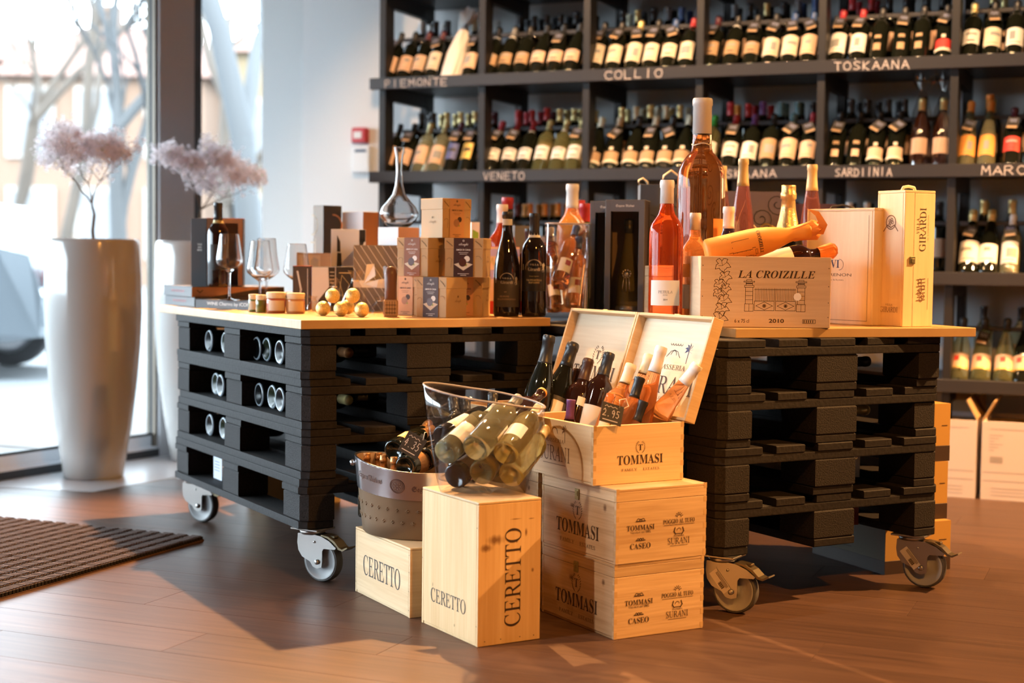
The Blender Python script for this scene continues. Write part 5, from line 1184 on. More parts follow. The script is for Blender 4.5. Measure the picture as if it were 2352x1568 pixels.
# striped gift box and boxes behind it, decanter
STRB = mat('striped_gift_paper', (.175, .16, .145), .55)
t = boxy('striped_gift_box', 'dark grey gift box with thin diagonal white stripes and white ribbon', 'box', TP(811, 5.08), .04, .205, .17, .222, (STRB, STRB, STRB))
its = []
for k in range(-8, 11):
    x = k*.024; pts = []
    for u in (0, 1):
        pass
    x0_, y0_, x1_, y1_ = x, .220, x+.145, 0
    if x0_ < 0: y0_ += x0_*.220/.145*-1*-1; x0_ = 0
    if x1_ > .203: y1_ += (x1_-.203)*.220/.145; x1_ = .203
    if y0_ > .01 and x1_ > x0_ and y0_ > y1_: its.append(('l', [(x0_, y0_), (x1_, y1_)], .0014))
printing(t, its, f_front(), WHITEP, 'diagonal_stripes')
m = MB(); m.box(0, .206, -.0022, -.0012, .080, .104); m.build('ribbon', mat('white_ribbon', (.78, .76, .72), .5), t)
m = MB(); m.add([(.035,-.003,.092),(.075,-.014,.120),(.070,-.006,.160),(.045,-.010,.158),(.085,-.012,.108),(.125,-.010,.112),(.125,-.008,.078),(.08,-.014,.080)], [(0,1,2,3),(0,4,5,6,7)]); m.build('ribbon_bow', MATS['white_ribbon'], t)
t = boxy('glassware_box', 'white and pinkish box supporting the glass decanter', 'box', TP(915, 5.10, .2225), .80, .095, .105, .062, (PINKB, WHB, WHB))
t2 = boxy('glassware_box', 'flat white box behind the striped gift box', 'box', TP(865, 5.26, .0), .10, .12, .10, .222, (WHB, WHB, WHB))
dec = thing('wine_decanter', 'clear glass wine decanter with wide body and slim neck on boxes', 'decanter', TP(916, 5.17, .2850))
dp = [(.0,.0),(.028,.0),(.040,.004),(.056,.018),(.066,.036),(.0665,.050),(.058,.068),(.040,.088),(.022,.112),(.0135,.145),(.0105,.190),(.0125,.235),(.0182,.270),(.0185,.272)]
m = MB(); m.lathe(dp + [(.0168,.272),(.0166,.270)] + [(r-.0018, z) for r, z in dp[4:-2]][::-1] + [(.052, .020), (.036, .007), (0, .006)], 48); m.build('decanter_body', CLEAR, dec)
# boxes at the back of the left table
t = boxy('bottle_box', 'tall taupe and black box with round orange line near the back', 'box', TP(742, 5.62), .70, .080, .068, .372, (BLKB, TANB, BLKB)); 
printing(t, [('l', circ(.042, .300, .038, -PI/2, PI/2, 14), .005), ('l', [(.072, .20), (.072, .262)], .004)], lambda a, b: (a, -.0009, b), mat('orange_line', (.60, .30, .16), .5), 'line_ornament')
printing(t, [('l', circ(.010, .300, .036, -PI/2, PI/2, 14), .007), ('l', [(.030, .05), (.030, .245)], .007), ('l', [(.002, .235), (.030, .235)], .007), ('l', [(.002, .18), (.030, .18)], .007)], f_left(.085), LCREAM, 'light_ornament')
boxy('bottle_box', 'white box with brown side standing behind the knife picture box', 'box', TP(833, 5.60), .85, .078, .115, .350, (BRNB, WHB, WHB))
t = boxy('knife_picture_box', 'white box with a knife picture leaning on the black boxes', 'box', TP(760, 5.28, .1500), .06, .120, .020, .128, (WHB, WHB, WHB))
printing(t, [('p', [(.020, .0), (.038, .0), (.036, .045), (.022, .047)]), ('p', [(.021, .050), (.033, .049), (.032, .085), (.021, .108)]), ('p', [(.098, .085), (.119, .085), (.119, .127), (.098, .127)]), ('p', [(.098, .06), (.112, .075), (.119, .10), (.10, .10)])], f_front(), BLKB, 'knife_print')
t = boxy('glassware_box', 'taupe glassware picture box standing behind the glasses', 'box', TP(681, 5.45, .110), .08, .125, .09, .085, (TANB, GBR, mat('burgundy_card', (.12, .035, .025), .5)))
printing(t, [('p', [(.006, .004), (.085, .004), (.085, .078), (.006, .078)])], f_front(), mat('warm_grey_print', (.42, .35, .29), .5), 'picture_ground'); printing(t, [('p', [(.050, .004), (.078, .004), (.078, .062), (.062, .070), (.050, .058)])], lambda a, b: (a, -.0016, b), LGREY, 'bottle_silhouette')
boxy('glassware_box', 'burgundy box supporting the taupe picture box', 'box', TP(684, 5.45), .06, .12, .09, .109, (MATS['burgundy_card'], GB, GB))
t = boxy('glassware_box', 'dark picture box with a glass decanter printed on it', 'box', TP(672, 5.12), .05, .060, .10, .150, (GB, PINKB, GBR)); printing(t, [('l', [(.02, .02), (.028, .07), (.016, .13)], .006), ('l', [(.05, .01), (.05, .14)], .002)], f_front(), WHB, 'glass_print')
t = boxy('glassware_box', 'black and white wine picture box behind the gold sweets', 'box', TP(716, 5.10), .03, .082, .10, .148, (WHB, TANB, BLKB)); printing(t, [('p', [(.020, .0), (.078, .0), (.078, .146), (.055, .146), (.058, .08), (.022, .035)])], f_front(), BLKB, 'bottle_print'); printing(t, [('l', [(.062, .13-.012*k), (.074, .13-.012*k)], .003) for k in range(8)], lambda a, b: (a, -.0018, b), SILV)
t = boxy('glassware_box', 'black box with gold line ornament behind the gold sweets', 'box', TP(771, 5.10), .02, .060, .10, .148, (BLKB, BLKB, BLKB)); printing(t, [('l', [(.012, .10), (.028, .04), (.045, .09), (.02, .12), (.012, .06)], .0012), ('l', [(.012, .128), (.05, .128)], .003)], f_front(), GOLDP)
t = boxy('serving_tray_box', 'low dark box with painted pink sheen lying behind the wine glasses', 'box', TP(604, 5.60), -.05, .155, .12, .048, (BLKB, BLKB, mat('painted_pink_sheen', (.50, .38, .36), .2)))  # the pink sheen on body and top is painted as base colour
printing(t, [('l', [(.005, .008), (.15, .008)], .004), ('l', [(.01, .01), (.09, .044)], .005)], f_front(), PINKB)
# green tin behind the kraft boxes, purple bag
t = boxy('green_picture_box', 'white and green box showing behind the topmost kraft box', 'box', TP(1082, 5.15, .16), .1, .028, .06, .145, (WHB, WHB, WHB)); printing(t, [('p', [(.004, .02), (.024, .02), (.024, .11), (.004, .12)])], f_front(), mat('leaf_green_print', (.22, .42, .05), .5), 'leaf_print')
boxy('black_riser_box', 'dark box carrying the green box behind the kraft pyramid', 'box', TP(1078, 5.16), .1, .07, .09, .159, (BLKB, BLKB, BLKB))
LAV = mat('lavender_card', (.42, .38, .72), .5)
t = boxy('lavender_gift_box', 'cream and lavender striped box standing behind the two dark bottles', 'box', TP(1114, 5.00), .04, .112, .07, .222, (mat('cream_stripe_card', (.72, .55, .44), .5), LAV, GBR))
printing(t, [('p', [(0, .190), (.112, .190), (.112, .214), (0, .214)]), ('p', [(0, .115), (.112, .115), (.112, .145), (0, .145)])], f_front(), LAV, 'lavender_bands'); printing(t, [('l', [(.012, .160), (.022, .182), (.03, .155), (.04, .182)], .005)], lambda a, b: (a, -.0018, b), GOLDP); printing(t, [('p', [(0, 0), (.112, 0), (.112, .042), (0, .042)])], f_front(), mat('crimson_card', (.45, .02, .02), .5), 'crimson_base')
# dark feature bottles
def crest(r, col1, cz, w, h):
    its = [('l', circ(0, cz+h*.10, w*.26, .15, PI-.15, 14), .0016), ('t', 'VILLA', 'serifb', 0, cz+h*.18, w*.34, h*.07), ('t', 'Girardi', 'serifb', 0, cz+h*.00, w*.46, h*.13)]
    its += [('p', [(w*.34, cz-h*.12), (w*.44, cz-h*.10), (w*.42, cz+h*.08), (w*.46, cz+h*.16), (w*.40, cz+h*.26), (w*.33, cz+h*.20), (w*.35, cz+h*.02), (w*.30, cz-h*.02)])]
    its += [('p', [(-w*.50, cz-h*.04), (-w*.44, cz-h*.02), (-w*.43, cz+h*.2), (-w*.49, cz+h*.2)])]
    return its
b1 = bottle('dark sloping shouldered red wine bottle with grey Amarone label, left of the feature pair', 'burg', mat('feature_dark_glass', (.010, .006, .004), .03, spec=.8), BLACKC, stand(TP(1163, 4.80)), s=1.02, hs=1.065, n=40, caph=.018,
            labs=[(mat('charcoal_label', (.050, .043, .040), .5), .028, .105, 1.15, 0, 'label'), (mat('neck_paper', (.62, .62, .58), .5), .265, .283, 3.1, 0, 'neck_strip')])
r = .041*1.02
printing(b1, crest(r, SILV, .108, .085, .070), f_cyl(r, 0), SILV, 'crest_print')
printing(b1, [('t', 'AMARONE', 'serif', -.008, .064, .032, .0048), ('t', 'DELLA VALPOLICELLA', 'serif', 0, .055, .062, .0050), ('l', [(-.036, .036), (.036, .036)], .0007), ('t', '2010', 'bold', -.004, .078, .008, .003)], f_cyl(r), mat('copper_print', (.45, .32, .20), .4))
b2 = bottle('straight sided dark red wine bottle with black Valpolicella label, right of the pair', 'bord', MATS['feature_dark_glass'], BLACKC, stand(TP(1225, 4.80)), s=1.06, hs=1.035, n=40, caph=.062,
            labs=[(mat('black_gloss_label', (.016, .015, .015), .35), .074, .135, 1.25, 0, 'label'), (MATS['neck_paper'], .228, .240, 3.1, 0, 'neck_strip')])
r = .0375*1.06
printing(b2, crest(r, SILV, .150, .085, .080) + [('l', circ(0, .150, .030, 0, PI, 16), .0014), ('l', [(-.036, .083), (.036, .083)], .001), ('l', [(.036, .083), (.036, .142), (.028, .142)], .001)], f_cyl(r), SILV, 'crest_print')
printing(b2, [('t', 'VALPOLICELLA', 'serifb', 0, .116, .050, .0062), ('t', 'RIPASSO', 'serifb', 0, .108, .034, .0052), ('t', 'Classico Superiore', 'serif', 0, .128, .030, .005), ('l', [(-.028, .099), (.028, .099)], .0008), ('l', [(-.024, .094), (.024, .094)], .0008)], f_cyl(r), GOLDP)
bottle('large clear rose bottle with white capsule standing behind the dark feature bottles', 'bord', ROSED, WHITEC, stand(TP(1151, 5.12)), s=1.25, hs=.98, n=32, caph=.05)
bottle('dark bottle with red capsule standing furthest back above the white capsule', 'bord', DARKG, REDC, stand(TP(1163, 5.45)), s=1.35, hs=1.0, n=24, caph=.03)
bottle('small dark bottle peeping between the two feature bottles and a grey box', 'bord', DARKG, BLACKC, stand(TP(1213, 5.05)), s=.95, n=24)
t = boxy('grey_bottle_box', 'dark grey box standing behind the two feature bottles', 'box', TP(1180, 5.35), .25, .06, .08, .300, (GREYC, GB, GB))
# glass vase of rose bottles
vs_ = thing('glass_vase', 'tall clear glass vase filled with rose bottles', 'vase', TP(1301, 5.03), .1)
bucket_shell([(.066,.060,0),(.069,.063,.004),(.070,.064,.02),(.072,.066,.15),(.074,.068,.300)], th=.003, p=3.0, n=40).build('vase_wall', ACRYL, vs_)
m = MB(); m.tube([(*oval(2*PI*i/40, .0725, .0665, 3.0), .300) for i in range(41)], .0022, 6, cap=False); m.build('rim', MATS['acrylic_rim'], vs_)
def inv(label, b, t, gl, cap, labs, s=.72, kind='bord', caph=.05): 
    L = P_[kind][-1][1]*s; bottle(label, kind, gl, cap, lean_px(wp(*b), t[0], t[1], L), s=s, n=28, caph=caph, labs=labs)
RD = [(LPW, .05, .115, .75, 0, 'label'), (mat('plum_dot', (.28, .03, .06), .5), .082, .106, .30, .25, 'dot_print')]
inv('rose bottle leaning right in the glass vase with white dotted label', (1284, 655, 4.99), (1325, 520, 5.03), ROSE, BLUEC, RD, .80)
inv('rose bottle upright at the right of the glass vase with white dotted label', (1317, 705, 4.995), (1330, 545, 5.03), ROSE, BLUEC, RD, .82)
inv('rose bottle hanging upside down at the left of the glass vase', (1262, 560, 5.04), (1275, 690, 5.04), AMBER, GREYC, [(LPW, .10, .16, .9, 0, 'label')], .7)
inv('rose bottle low at the front left of the glass vase', (1278, 708, 4.995), (1262, 590, 5.06), ROSE, BLACKC, RD, .72)
bottle('pale rose bottle with orange tinted shoulders left of the glass vase', 'bord', AMBER, WHITEC, stand(TP(1260, 5.20)), s=.98, n=28, caph=.03, labs=[(LPW, .14, .19, .9, .2, 'label')])
bottle('large rose bottle with tall white capsule standing behind the glass vase', 'bord', ROSE, WHITEC, stand(TP(1311, 5.28)), s=1.42, hs=1.05, n=32, caph=.055)
bottle('green bottle with red capsule, left of the red pair behind the vase', 'bord', GREENG, REDC, stand(TP(1327, 5.42)), s=1.35, hs=.98, n=24, caph=.045)
bottle('green bottle with red capsule, right of the red pair behind the vase', 'bord', GREENG, REDC, stand(TP(1341, 5.34)), s=1.3, hs=.98, n=24, caph=.05)

# ================================================================== RIGHT TABLE
def window_box(label, p, rz):
    t = thing('window_bottle_box', label, 'box', p, rz); W, D, H = .128, .118, .375; f = .018; dk = mat('box_side_black', (.020, .014, .014), .5); fg = mat('box_front_grey', (.13, .14, .165), .45)
    m = MB(); m.bbox(0, f, 0, .003, 0, H, .0005); m.bbox(W-f, W, 0, .003, 0, H, .0005); m.bbox(f+.0001, W-f-.0001, 0, .003, H-.036, H, .0005); m.bbox(f+.0001, W-f-.0001, 0, .003, 0, .02, .0005); m.build('front_frame', fg, t)
    MB().bbox(0, .003, .0031, D, 0, H, .0004).build('side_panel', dk, t); MB().bbox(W-.003, W, .0031, D, 0, H, .0004).build('side_panel', dk, t)
    MB().bbox(.0031, W-.0031, D-.003, D, 0, H, .0004).build('rear_panel', mat('warm_dark_card', (.26, .19, .13), .5), t); MB().bbox(.0031, W-.0031, .0031, D-.0031, 0, .003, .0004).build('base_panel', dk, t); MB().bbox(0, W, 0, D, H+.0002, H+.002, .0004).build('top_panel', fg, t)
    MB().bbox(f, W-f, .004, .0045, .02, H-.036, .0001).build('window_film', FILM, t)
    printing(t, [('t', 'Segura Viudas', 'frak', W/2, H-.018, .060, .010)], f_front(), WHITEP)
    return t, W, D
wbz = math.radians(-14)
for i, (px, Y, lb_) in enumerate(((1387, 4.92, 'nearer'), (1352, 5.05, 'further left'))):
    p = TP(px, Y); t, W, D = window_box('dark grey window box holding a cava bottle, '+lb_+' of two', p, wbz)
    c = p + Matrix.Rotation(wbz, 4, 'Z').to_3x3() @ Vector((W/2+.004, D/2, .0035))
    bt = bottle('pale cava bottle with pewter emblem inside the '+lb_+' window box', 'club', GOLDW, None, stand(c, wbz), s=.92, n=32, labs=[], name='cava_bottle')
    m = MB(); m.lathe([(.0135,.266),(.0155,.268),(.0155,.290),(.0142,.292),(.016,.300),(.014,.312),(0,.315)], 24); m.build('neck_collar', BLACKC, bt)
    m = MB()
    for k in range(10):
        a = k*2*PI/10; m.lathe([(.0035,-.001),(.003,.0015),(0,.0025)], 8, 0, Matrix.Translation((.012*math.cos(a)*1.1, -.0345, .135+.012*math.sin(a))) @ Matrix.Rotation(PI/2, 4, 'X'))
    m.lathe([(.008,-.001),(.006,.002),(0,.003)], 10, 0, Matrix.Translation((0, -.0365, .133)) @ Matrix.Rotation(PI/2, 4, 'X'))
    for dx in (-.008, 0, .008): m.tube([(dx, -.037, .125), (dx*1.3, -.0385, .10), (dx*1.5, -.0405, .075)], .0016, 5)
    m.lathe([(.039,.004),(.0425,.006),(.0425,.026),(.040,.030)], 28); m.build('pewter_emblem', mat('pewter', (.62, .62, .62), .25, metal=.9), bt)
big = stand(TP(1527, 4.40), 0)
t = bottle('magnum of deep rose wine with square white label and white capsule', 'bord', ROSED, WHITEC, big, s=1.32, hs=1.055, n=44, caph=.048, labs=[(LPW, .038, .090, .95, -.12, 'label')])
printing(t, [('t', 'PETULA', 'serif', 0, .092, .042, .008), ('t', 'ROSE', 'serif', 0, .083, .014, .003), ('t', '2014', 'bold', 0, .070, .012, .005)], f_cyl(.0375*1.32+.001, 0, -.1), GREYC)
# riser crates under the tall bottles at the back
riser = crate('plain wine crate used as a riser under the giant rose bottle', TR(TP(1552, 4.55).x, 4.55, TT+.0003, .32), .30, .24, .165, PINE_H, joints=False)
zr = .1655
P_['jero'] = [(0,.03),(.035,.02),(.060,.001),(.066,.0),(.072,.006),(.0735,.02),(.0735,.265),(.070,.292),(.060,.318),(.045,.338),(.034,.350),(.0305,.362),(.0285,.40),(.0280,.490),(.0300,.491),(.0300,.507),(.028,.512),(0,.512)]
t = bottle('giant rose bottle with grey white capsule towering over the right table', 'jero', AMBER, mat('grey_white_capsule', (.62, .61, .60), .35), stand(TP(1607, 4.66, zr)), n=56, caph=.108, labs=[(mat('orange_back_label', (.70, .22, .03), .5), .02, .145, .42, .85, 'side_label')])
m = MB(); m.tube([(.0300*math.cos(a), .0300*math.sin(a), .372+.003*math.sin(3*a)) for a in [2*PI*i/24 for i in range(25)]], .0018, 6, cap=False); m.build('neck_string', STRING, t)
bottle('small rose bottle with white capsule standing left of the La Croizille crate', 'bord', ROSE, WHITEC, stand(TP(1593, 4.43)), s=1.05, hs=1.03, n=40, caph=.045, labs=[(LPW, .04, .105, .7, -.75, 'label'), (LORANGE, .125, .16, .3, -.8, 'label_print')])
bottle('dark bottle with white capsule standing behind the orange wrapped bottle', 'bord', mat('violet_glass', (.03, .02, .05), .05), WHITEC, stand(TP(1669, 4.42, .0005)), s=1.1, hs=1.04, n=32, caph=.055)
r2 = crate('long low wine crate used as a riser at the back of the right table', TR(TP(1655, 4.66).x+.045, 4.60, TT+.0003, .32), .36, .20, .165, PINE_H, joints=False)
SLM = wine('mauve_rose_glass', (.70, .42, .40), (.50, .20, .17), k=.2)
def slimb(label, px, Y, z, hs):
    bottle(label, 'slim', SLM, LGOLDC, stand(TP(px, Y, z)), s=1.0, hs=hs, n=32, caph=.085, labs=[(BLACKC, .322, .336, 3.14, 0, 'top_band')])
LGOLDC = mat('beige_gold_capsule', (.62, .50, .28), .45)
slimb('slim mauve bottle with beige gold capsule standing right of the giant bottle', 1703, 4.74, zr, 1.0); slimb('slim mauve bottle with beige gold capsule behind the pale wooden box', 1861, 4.83, zr, .97)
slimb('slim mauve bottle with beige gold capsule hidden behind the giant bottle', 1654, 4.95, zr+.0, .97)
bottle('sparkling wine bottle with gold foil neck behind the orange wrapped bottle', 'champ', DARKG, FOILG, stand(TP(1805, 4.58, .0)), s=1.25, hs=1.04, n=32, caph=.12)
# swirl bags
SWB = mat('slate_blue_bag', (.085, .11, .15), .4); SWD = mat('bag_swirl_print', (.012, .014, .03), .35); SWV = mat('violet_grey_card', (.10, .09, .16), .4)
def swirls(W, H, s):
    its = []
    for (cx, cy, d, ph) in ((.22, .70, 1, 0), (.62, .78, -1, 1), (.40, .35, -1, 2), (.80, .40, 1, .5), (.12, .25, 1, 3), (.9, .9, 1, 2), (.62, .12, 1, 1)):
        pts = [((cx*W+d*s*(.10+.055*a)*math.cos(a+ph)), cy*H+s*(.10+.055*a)*math.sin(a+ph)) for a in [k*.45 for k in range(24)]]
        its.append(('l', [(min(W-.002, max(.002, x)), min(H-.002, max(.002, y))) for x, y in pts], s*.05))
    return its
t = boxy('rope_handled_bag', 'slate blue gift bag with dark swirls and rope handles', 'bag', TP(1466, 5.15), .0, .165, .10, .440, (SWB, SWB, SWB)); printing(t, swirls(.165, .44, .055), f_front(), SWD, 'swirl_print')
m = MB(); m.tube([(.075,.02,.438),(.080,.01,.470),(.105,.012,.488),(.130,.01,.470),(.135,.02,.438)], .0035, 8); m.build('rope_handle', STRING, t); m = MB(); m.tube([(.0,.05,.438),(-.002,.045,.455),(.012,.045,.462),(.028,.05,.450),(.03,.05,.438)], .0035, 8); m.build('rope_handle', STRING, t)
t = boxy('swirl_gift_box', 'violet grey gift box with dark swirls and round gold crest', 'box', TP(1662, 5.02), .0, .19, .10, .415, (SWV, SWV, BLKB)); printing(t, swirls(.19, .415, .06), f_front(), SWD, 'swirl_print')
printing(t, [('l', circ(.135, .285, .020, n=18, sy=1.1), .005), ('l', circ(.135, .285, .010, n=10), .006), ('l', [(.155, .30), (.182, .285), (.165, .262), (.185, .25)], .006), ('l', [(.11, .262), (.135, .250), (.16, .262)], .005)], lambda a, b: (a, -.0018, b), GOLDP, 'gold_crest')
m = MB(); m.tube([(.02,-.012,.36),(.06,-.03,.33),(.10,-.03,.29),(.12,-.012,.25)], .0018, 6); m.build('hanging_cord', STRING, t)
PUR = mat('dark_purple_bag', (.045, .02, .06), .5)
t = boxy('purple_gift_bag', 'dark purple gift bag with cord handle behind the pale wooden box', 'bag', TP(1822, 5.0), .0, .135, .09, .375, (PUR, PUR, PUR)); 
t = boxy('purple_gift_bag', 'dark purple bag with black cord handle right of the first', 'bag', TP(1900, 4.95), .0, .11, .07, .345, (PUR, PUR, PUR)); m = MB(); m.tube([(.002,.03,.345),(.014,.03,.365),(.05,.03,.371),(.085,.03,.362),(.095,.03,.345)], .0035, 7); m.build('cord_handle', BLACKC, t)
# La Croizille crate
p = TP(1607, 4.175); Lc, Wc, Hc = .361, .27, .196
PINE_LC = wood('pine_printed_crate', (.80, .60, .40), (.60, .41, .25), (1.4, 1.4, 26), contrast=1.0)
lc = crate('pine wine crate printed LA CROIZILLE 2010 at the front of the right table', TR(p.x, p.y, TT+.0003, math.radians(1.0)), Lc, Wc, Hc, PINE_LC, open_top=True, joints=False)
its = [('t', 'LA CROIZILLE', 'bolditalic', .210, .147, .214, .021), ('t', '2010', 'bold', .212, .019, .042, .011), ('t', '6 x 75 cl', 'sans', .116, .018, .040, .010)]
W1 = .0011
def rect(a, b, c, d): return ('l', [(a, b), (c, b), (c, d), (a, d), (a, b)], W1)
gx0, gx1, gy0 = .123, .291, .045
for x0 in (gx0, gx1-.024):
    its += [rect(x0, gy0, x0+.024, gy0+.020), rect(x0+.002, gy0+.020, x0+.022, gy0+.066), rect(x0-.001, gy0+.066, x0+.025, gy0+.071), rect(x0+.003, gy0+.071, x0+.021, gy0+.080), rect(x0-.003, gy0+.080, x0+.027, gy0+.083), rect(x0+.005, gy0+.083, x0+.019, gy0+.087)]
    its += [('l', [(x0+.002, gy0+.020+k*.0115), (x0+.022, gy0+.020+k*.0115)], W1*.8) for k in (1, 2, 3)] + [('l', [(x0+.012, gy0), (x0+.012, gy0+.02)], W1*.8), ('l', [(x0+.005, gy0+.0765), (x0+.019, gy0+.0765)], .003)]
ax, bx = gx0+.027, gx1-.027; mx_ = (ax+bx)/2
its += [rect(ax, gy0+.002, mx_-.002, gy0+.028), rect(mx_+.002, gy0+.002, bx, gy0+.028), ('l', [(ax, gy0+.060), (bx, gy0+.060)], W1), ('l', [(mx_-.002, gy0+.002), (mx_-.002, gy0+.064)], W1), ('l', [(mx_+.002, gy0+.002), (mx_+.002, gy0+.064)], W1)]
for k in range(26):
    x = ax+(bx-ax)*(k+.5)/26; its.append(('l', [(x, gy0+.028), (x, gy0+.064)], W1*.7))
for a, b in ((ax, mx_-.002), (mx_+.002, bx)):
    cx = (a+b)/2; cy = gy0+.015; w = (b-a)*.42
    its += [('l', [(cx-w, cy), (cx, cy+.011), (cx+w, cy), (cx, cy-.011), (cx-w, cy)], W1), ('l', circ(cx, cy, .0045, n=12), W1), ('l', circ(cx, cy, .0018, n=8), .002)]
its += [rect(.285, .013, .320, .023)] + [('l', [(.289+.006*k, .0155), (.289+.006*k, .0205)], .0022) for k in range(5)]
Rv = random.Random(12)
for (cx, cy, r_) in ((.060, .172, .022), (.068, .140, .018), (.052, .120, .016), (.070, .108, .015), (.050, .094, .016), (.066, .075, .020), (.060, .052, .020), (.055, .026, .022)):
    pts = []
    for k in range(23):
        a = 2*PI*k/22; rr = r_*(.80+.22*math.cos(5*a+1)+(.10 if k % 2 else -.06)+Rv.uniform(-.04, .04)) if k < 22 else None
        pts.append((cx+rr*math.cos(a), cy+rr*math.sin(a)*.95) if rr else pts[0])
    its.append(('l', pts, .0013)); its += [('l', [(cx, cy-r_*.1), (cx+r_*.5*math.cos(a), cy+r_*.5*math.sin(a))], .0009) for a in (.5, 1.8, 3.4)]
printing(lc, its, f_front(), INK, 'crate_printing')
nails(lc, [(.006, z) for z in (.03, .085, .13, .17)] + [(Lc-.006, z) for z in (.03, .07, .115, .165)], f_front())
m = MB(); m.add([(x, -.0014, z) for x, z in circ(gx1-.022, .086, .011, n=10)[:-1]], [tuple(range(10))]); m.build('torn_paper_patch', LPW, lc)
# bottles on that crate
OR = mat('orange_tissue', (.88, .33, .05), .55, bump=(26, .35)); ORS = mat('orange_tissue_twist', (.85, .27, .06), .45, bump=(60, .6))
P_['wrap'] = [(0,0),(.034,0),(.0395,.004),(.041,.014),(.041,.13),(.0395,.155),(.035,.185),(.027,.215),(.021,.235),(.019,.25),(.021,.275),(.024,.295),(.014,.305),(0,.305)]
cI = Vector((p.x, p.y, TT))
tipv = wp(1862, 528, 4.24); basev = wp(1622, 583, 4.24)
L_ = (tipv-basev).length
mtx = lean(tipv, basev, .30, roll=.0)
t = thing('tissue_wrapped_bottle', 'wine bottle wrapped in printed orange tissue lying on the La Croizille crate', 'bottle', M=mtx)
link('tissue_wrap', glass_mesh('wrap', OR, 1.0, 36, 1.0), t)
m = MB(); n = 22; vs = []; R = random.Random(2)
for j, (rr, z) in enumerate(((.019, .245), (.022, .285), (.027, .312), (.019, .325), (.016, .318))):
    for k in range(n): a = 2*PI*k/n; vs.append((rr*(1+.18*math.sin(5*a+j))*math.cos(a), rr*(1+.18*math.sin(5*a+j))*math.sin(a)*.8, z+.006*math.sin(3*a)))
m.add(vs, [(j*n+k, j*n+(k+1) % n, (j+1)*n+(k+1) % n, (j+1)*n+k) for j in range(4) for k in range(n)], 0, True)
m.add([(.012, -.012, .300), (.020, -.010, .330), (-.004, -.02, .345), (-.045, -.018, .330), (-.060, -.016, .300), (-.035, -.020, .318), (-.01, -.020, .322)], [(0,1,2,6),(2,3,5,6),(3,4,5)], 0); m.build('tissue_twist', ORS, t)
rot90 = lambda f: (lambda a, b: f(-b, a))
fw_ = f_cyl(.041, 0, .15)
its = [('t', 'CROIZILLE', 'serifb', -.006, .150, .070, .010)]
for k in range(5): its.append(('l', [(.010-.0*k, .070+.012*k), (.030, .070+.012*k)], .0010))
its += [('l', [(.010, .070), (.010, .125)], .0012), ('l', [(.030, .070), (.030, .125)], .0012), rect(.008, .060, .033, .070), rect(.006, .125, .036, .133), rect(.012, .133, .028, .138), ('l', [(-.004, .070), (-.022, .072), (-.022, .120)], .0010)]
printing(t, its, fw_, INK, 'tissue_print')
t = bottle('black wine bottle with orange foil tip lying beside the orange wrapped bottle', 'bord', DARKR, ORANGEC, lean(wp(1914, 574, 4.34), wp(1780, 603, 4.31), .297), n=32, caph=.045, labs=[(LPW, .03, .165, 1.2, 0, 'label')])
m = MB(); n = 16; R = random.Random(6); vs = []
for j, (rr, z) in enumerate(((.017, .250), (.021, .270), (.022, .292), (.017, .304), (.010, .300))):
    for k in range(n): a = 2*PI*k/n; q = 1+R.uniform(-.12, .12); vs.append((rr*q*math.cos(a), rr*q*math.sin(a), z))
m.add(vs, [(j*n+k, j*n+(k+1) % n, (j+1)*n+(k+1) % n, (j+1)*n+k) for j in range(4) for k in range(n)]); m.build('torn_tissue', ORS, t)
# tall pale box and narrow sliding lid box
PINE_T = wood('pale_pine_box', (.82, .66, .44), (.72, .53, .32), (16, 16, 1.2), contrast=.7, rough=.4)
def tallbox(name, label, p, rz, L, W, H, m=None):
    t = thing(name, label, 'box', p, rz); m = m or PINE_T
    for nm, (a, b, c, d) in (('front_panel', (0, L, 0, .008)), ('rear_panel', (0, L, W-.008, W)), ('side_panel', (0, .008, .0081, W-.0081)), ('side_panel', (L-.008, L, .0081, W-.0081))): MB().bbox(a, b, c, d, .0002, H-.0085, .0012).build(nm, m, t)
    MB().bbox(0, L, 0, W, H-.0083, H, .0012).build('top_panel', m, t)
    return t
t = tallbox('wooden_wine_box', 'tall pale wooden wine box lettered ORENON between crate and narrow box', TP(2003, 4.40, .0003), math.radians(38), .105, .255, .342)
f = f_left(.255); its = [('t', 'VI', 'serifb', .112, .178, .034, .024), ('l', circ(.128, .176, .016, -PI/2, PI/2, 10), .0012)]
printing(t, its, f, INKB, 'monogram'); printing(t, [('t', 'SARRENON', 'sans', .112, .146, .125, .0085), ('t', 'Lirac & Rasteau', 'serif', .115, .131, .062, .0045), ('l', [(.012, .012), (.235, .012), (.235, .32)], .0011)], f, INK)
t = tallbox('wooden_wine_box', 'tall narrow wooden wine box lettered VILLA GIRARDI at the table end', TP(2072, 4.34, .0003), math.radians(27), .113, .118, .392)
printing(t, [('t', 'VILLA', 'serif', .050, .290, .045, .011, PI/2), ('t', 'GIRARDI', 'serif', .068, .280, .125, .024, PI/2), ('t', 'in Valpolicella', 'serif', .088, .285, .075, .004, PI/2), ('l', [(.036, .0), (.036, .384)], .0009), ('l', [(.092, .05), (.092, .14)], .001)], f_front(), INK)
its = []
for k in range(7): its += [('l', [(.050+.004*(k % 2), .075+.010*k), (.080, .078+.010*k)], .0028), ('l', circ(.066+.008*math.sin(k*2), .078+.009*k, .006, n=8), .0018)]
printing(t, its, f_front(), INKL, 'crest_print')
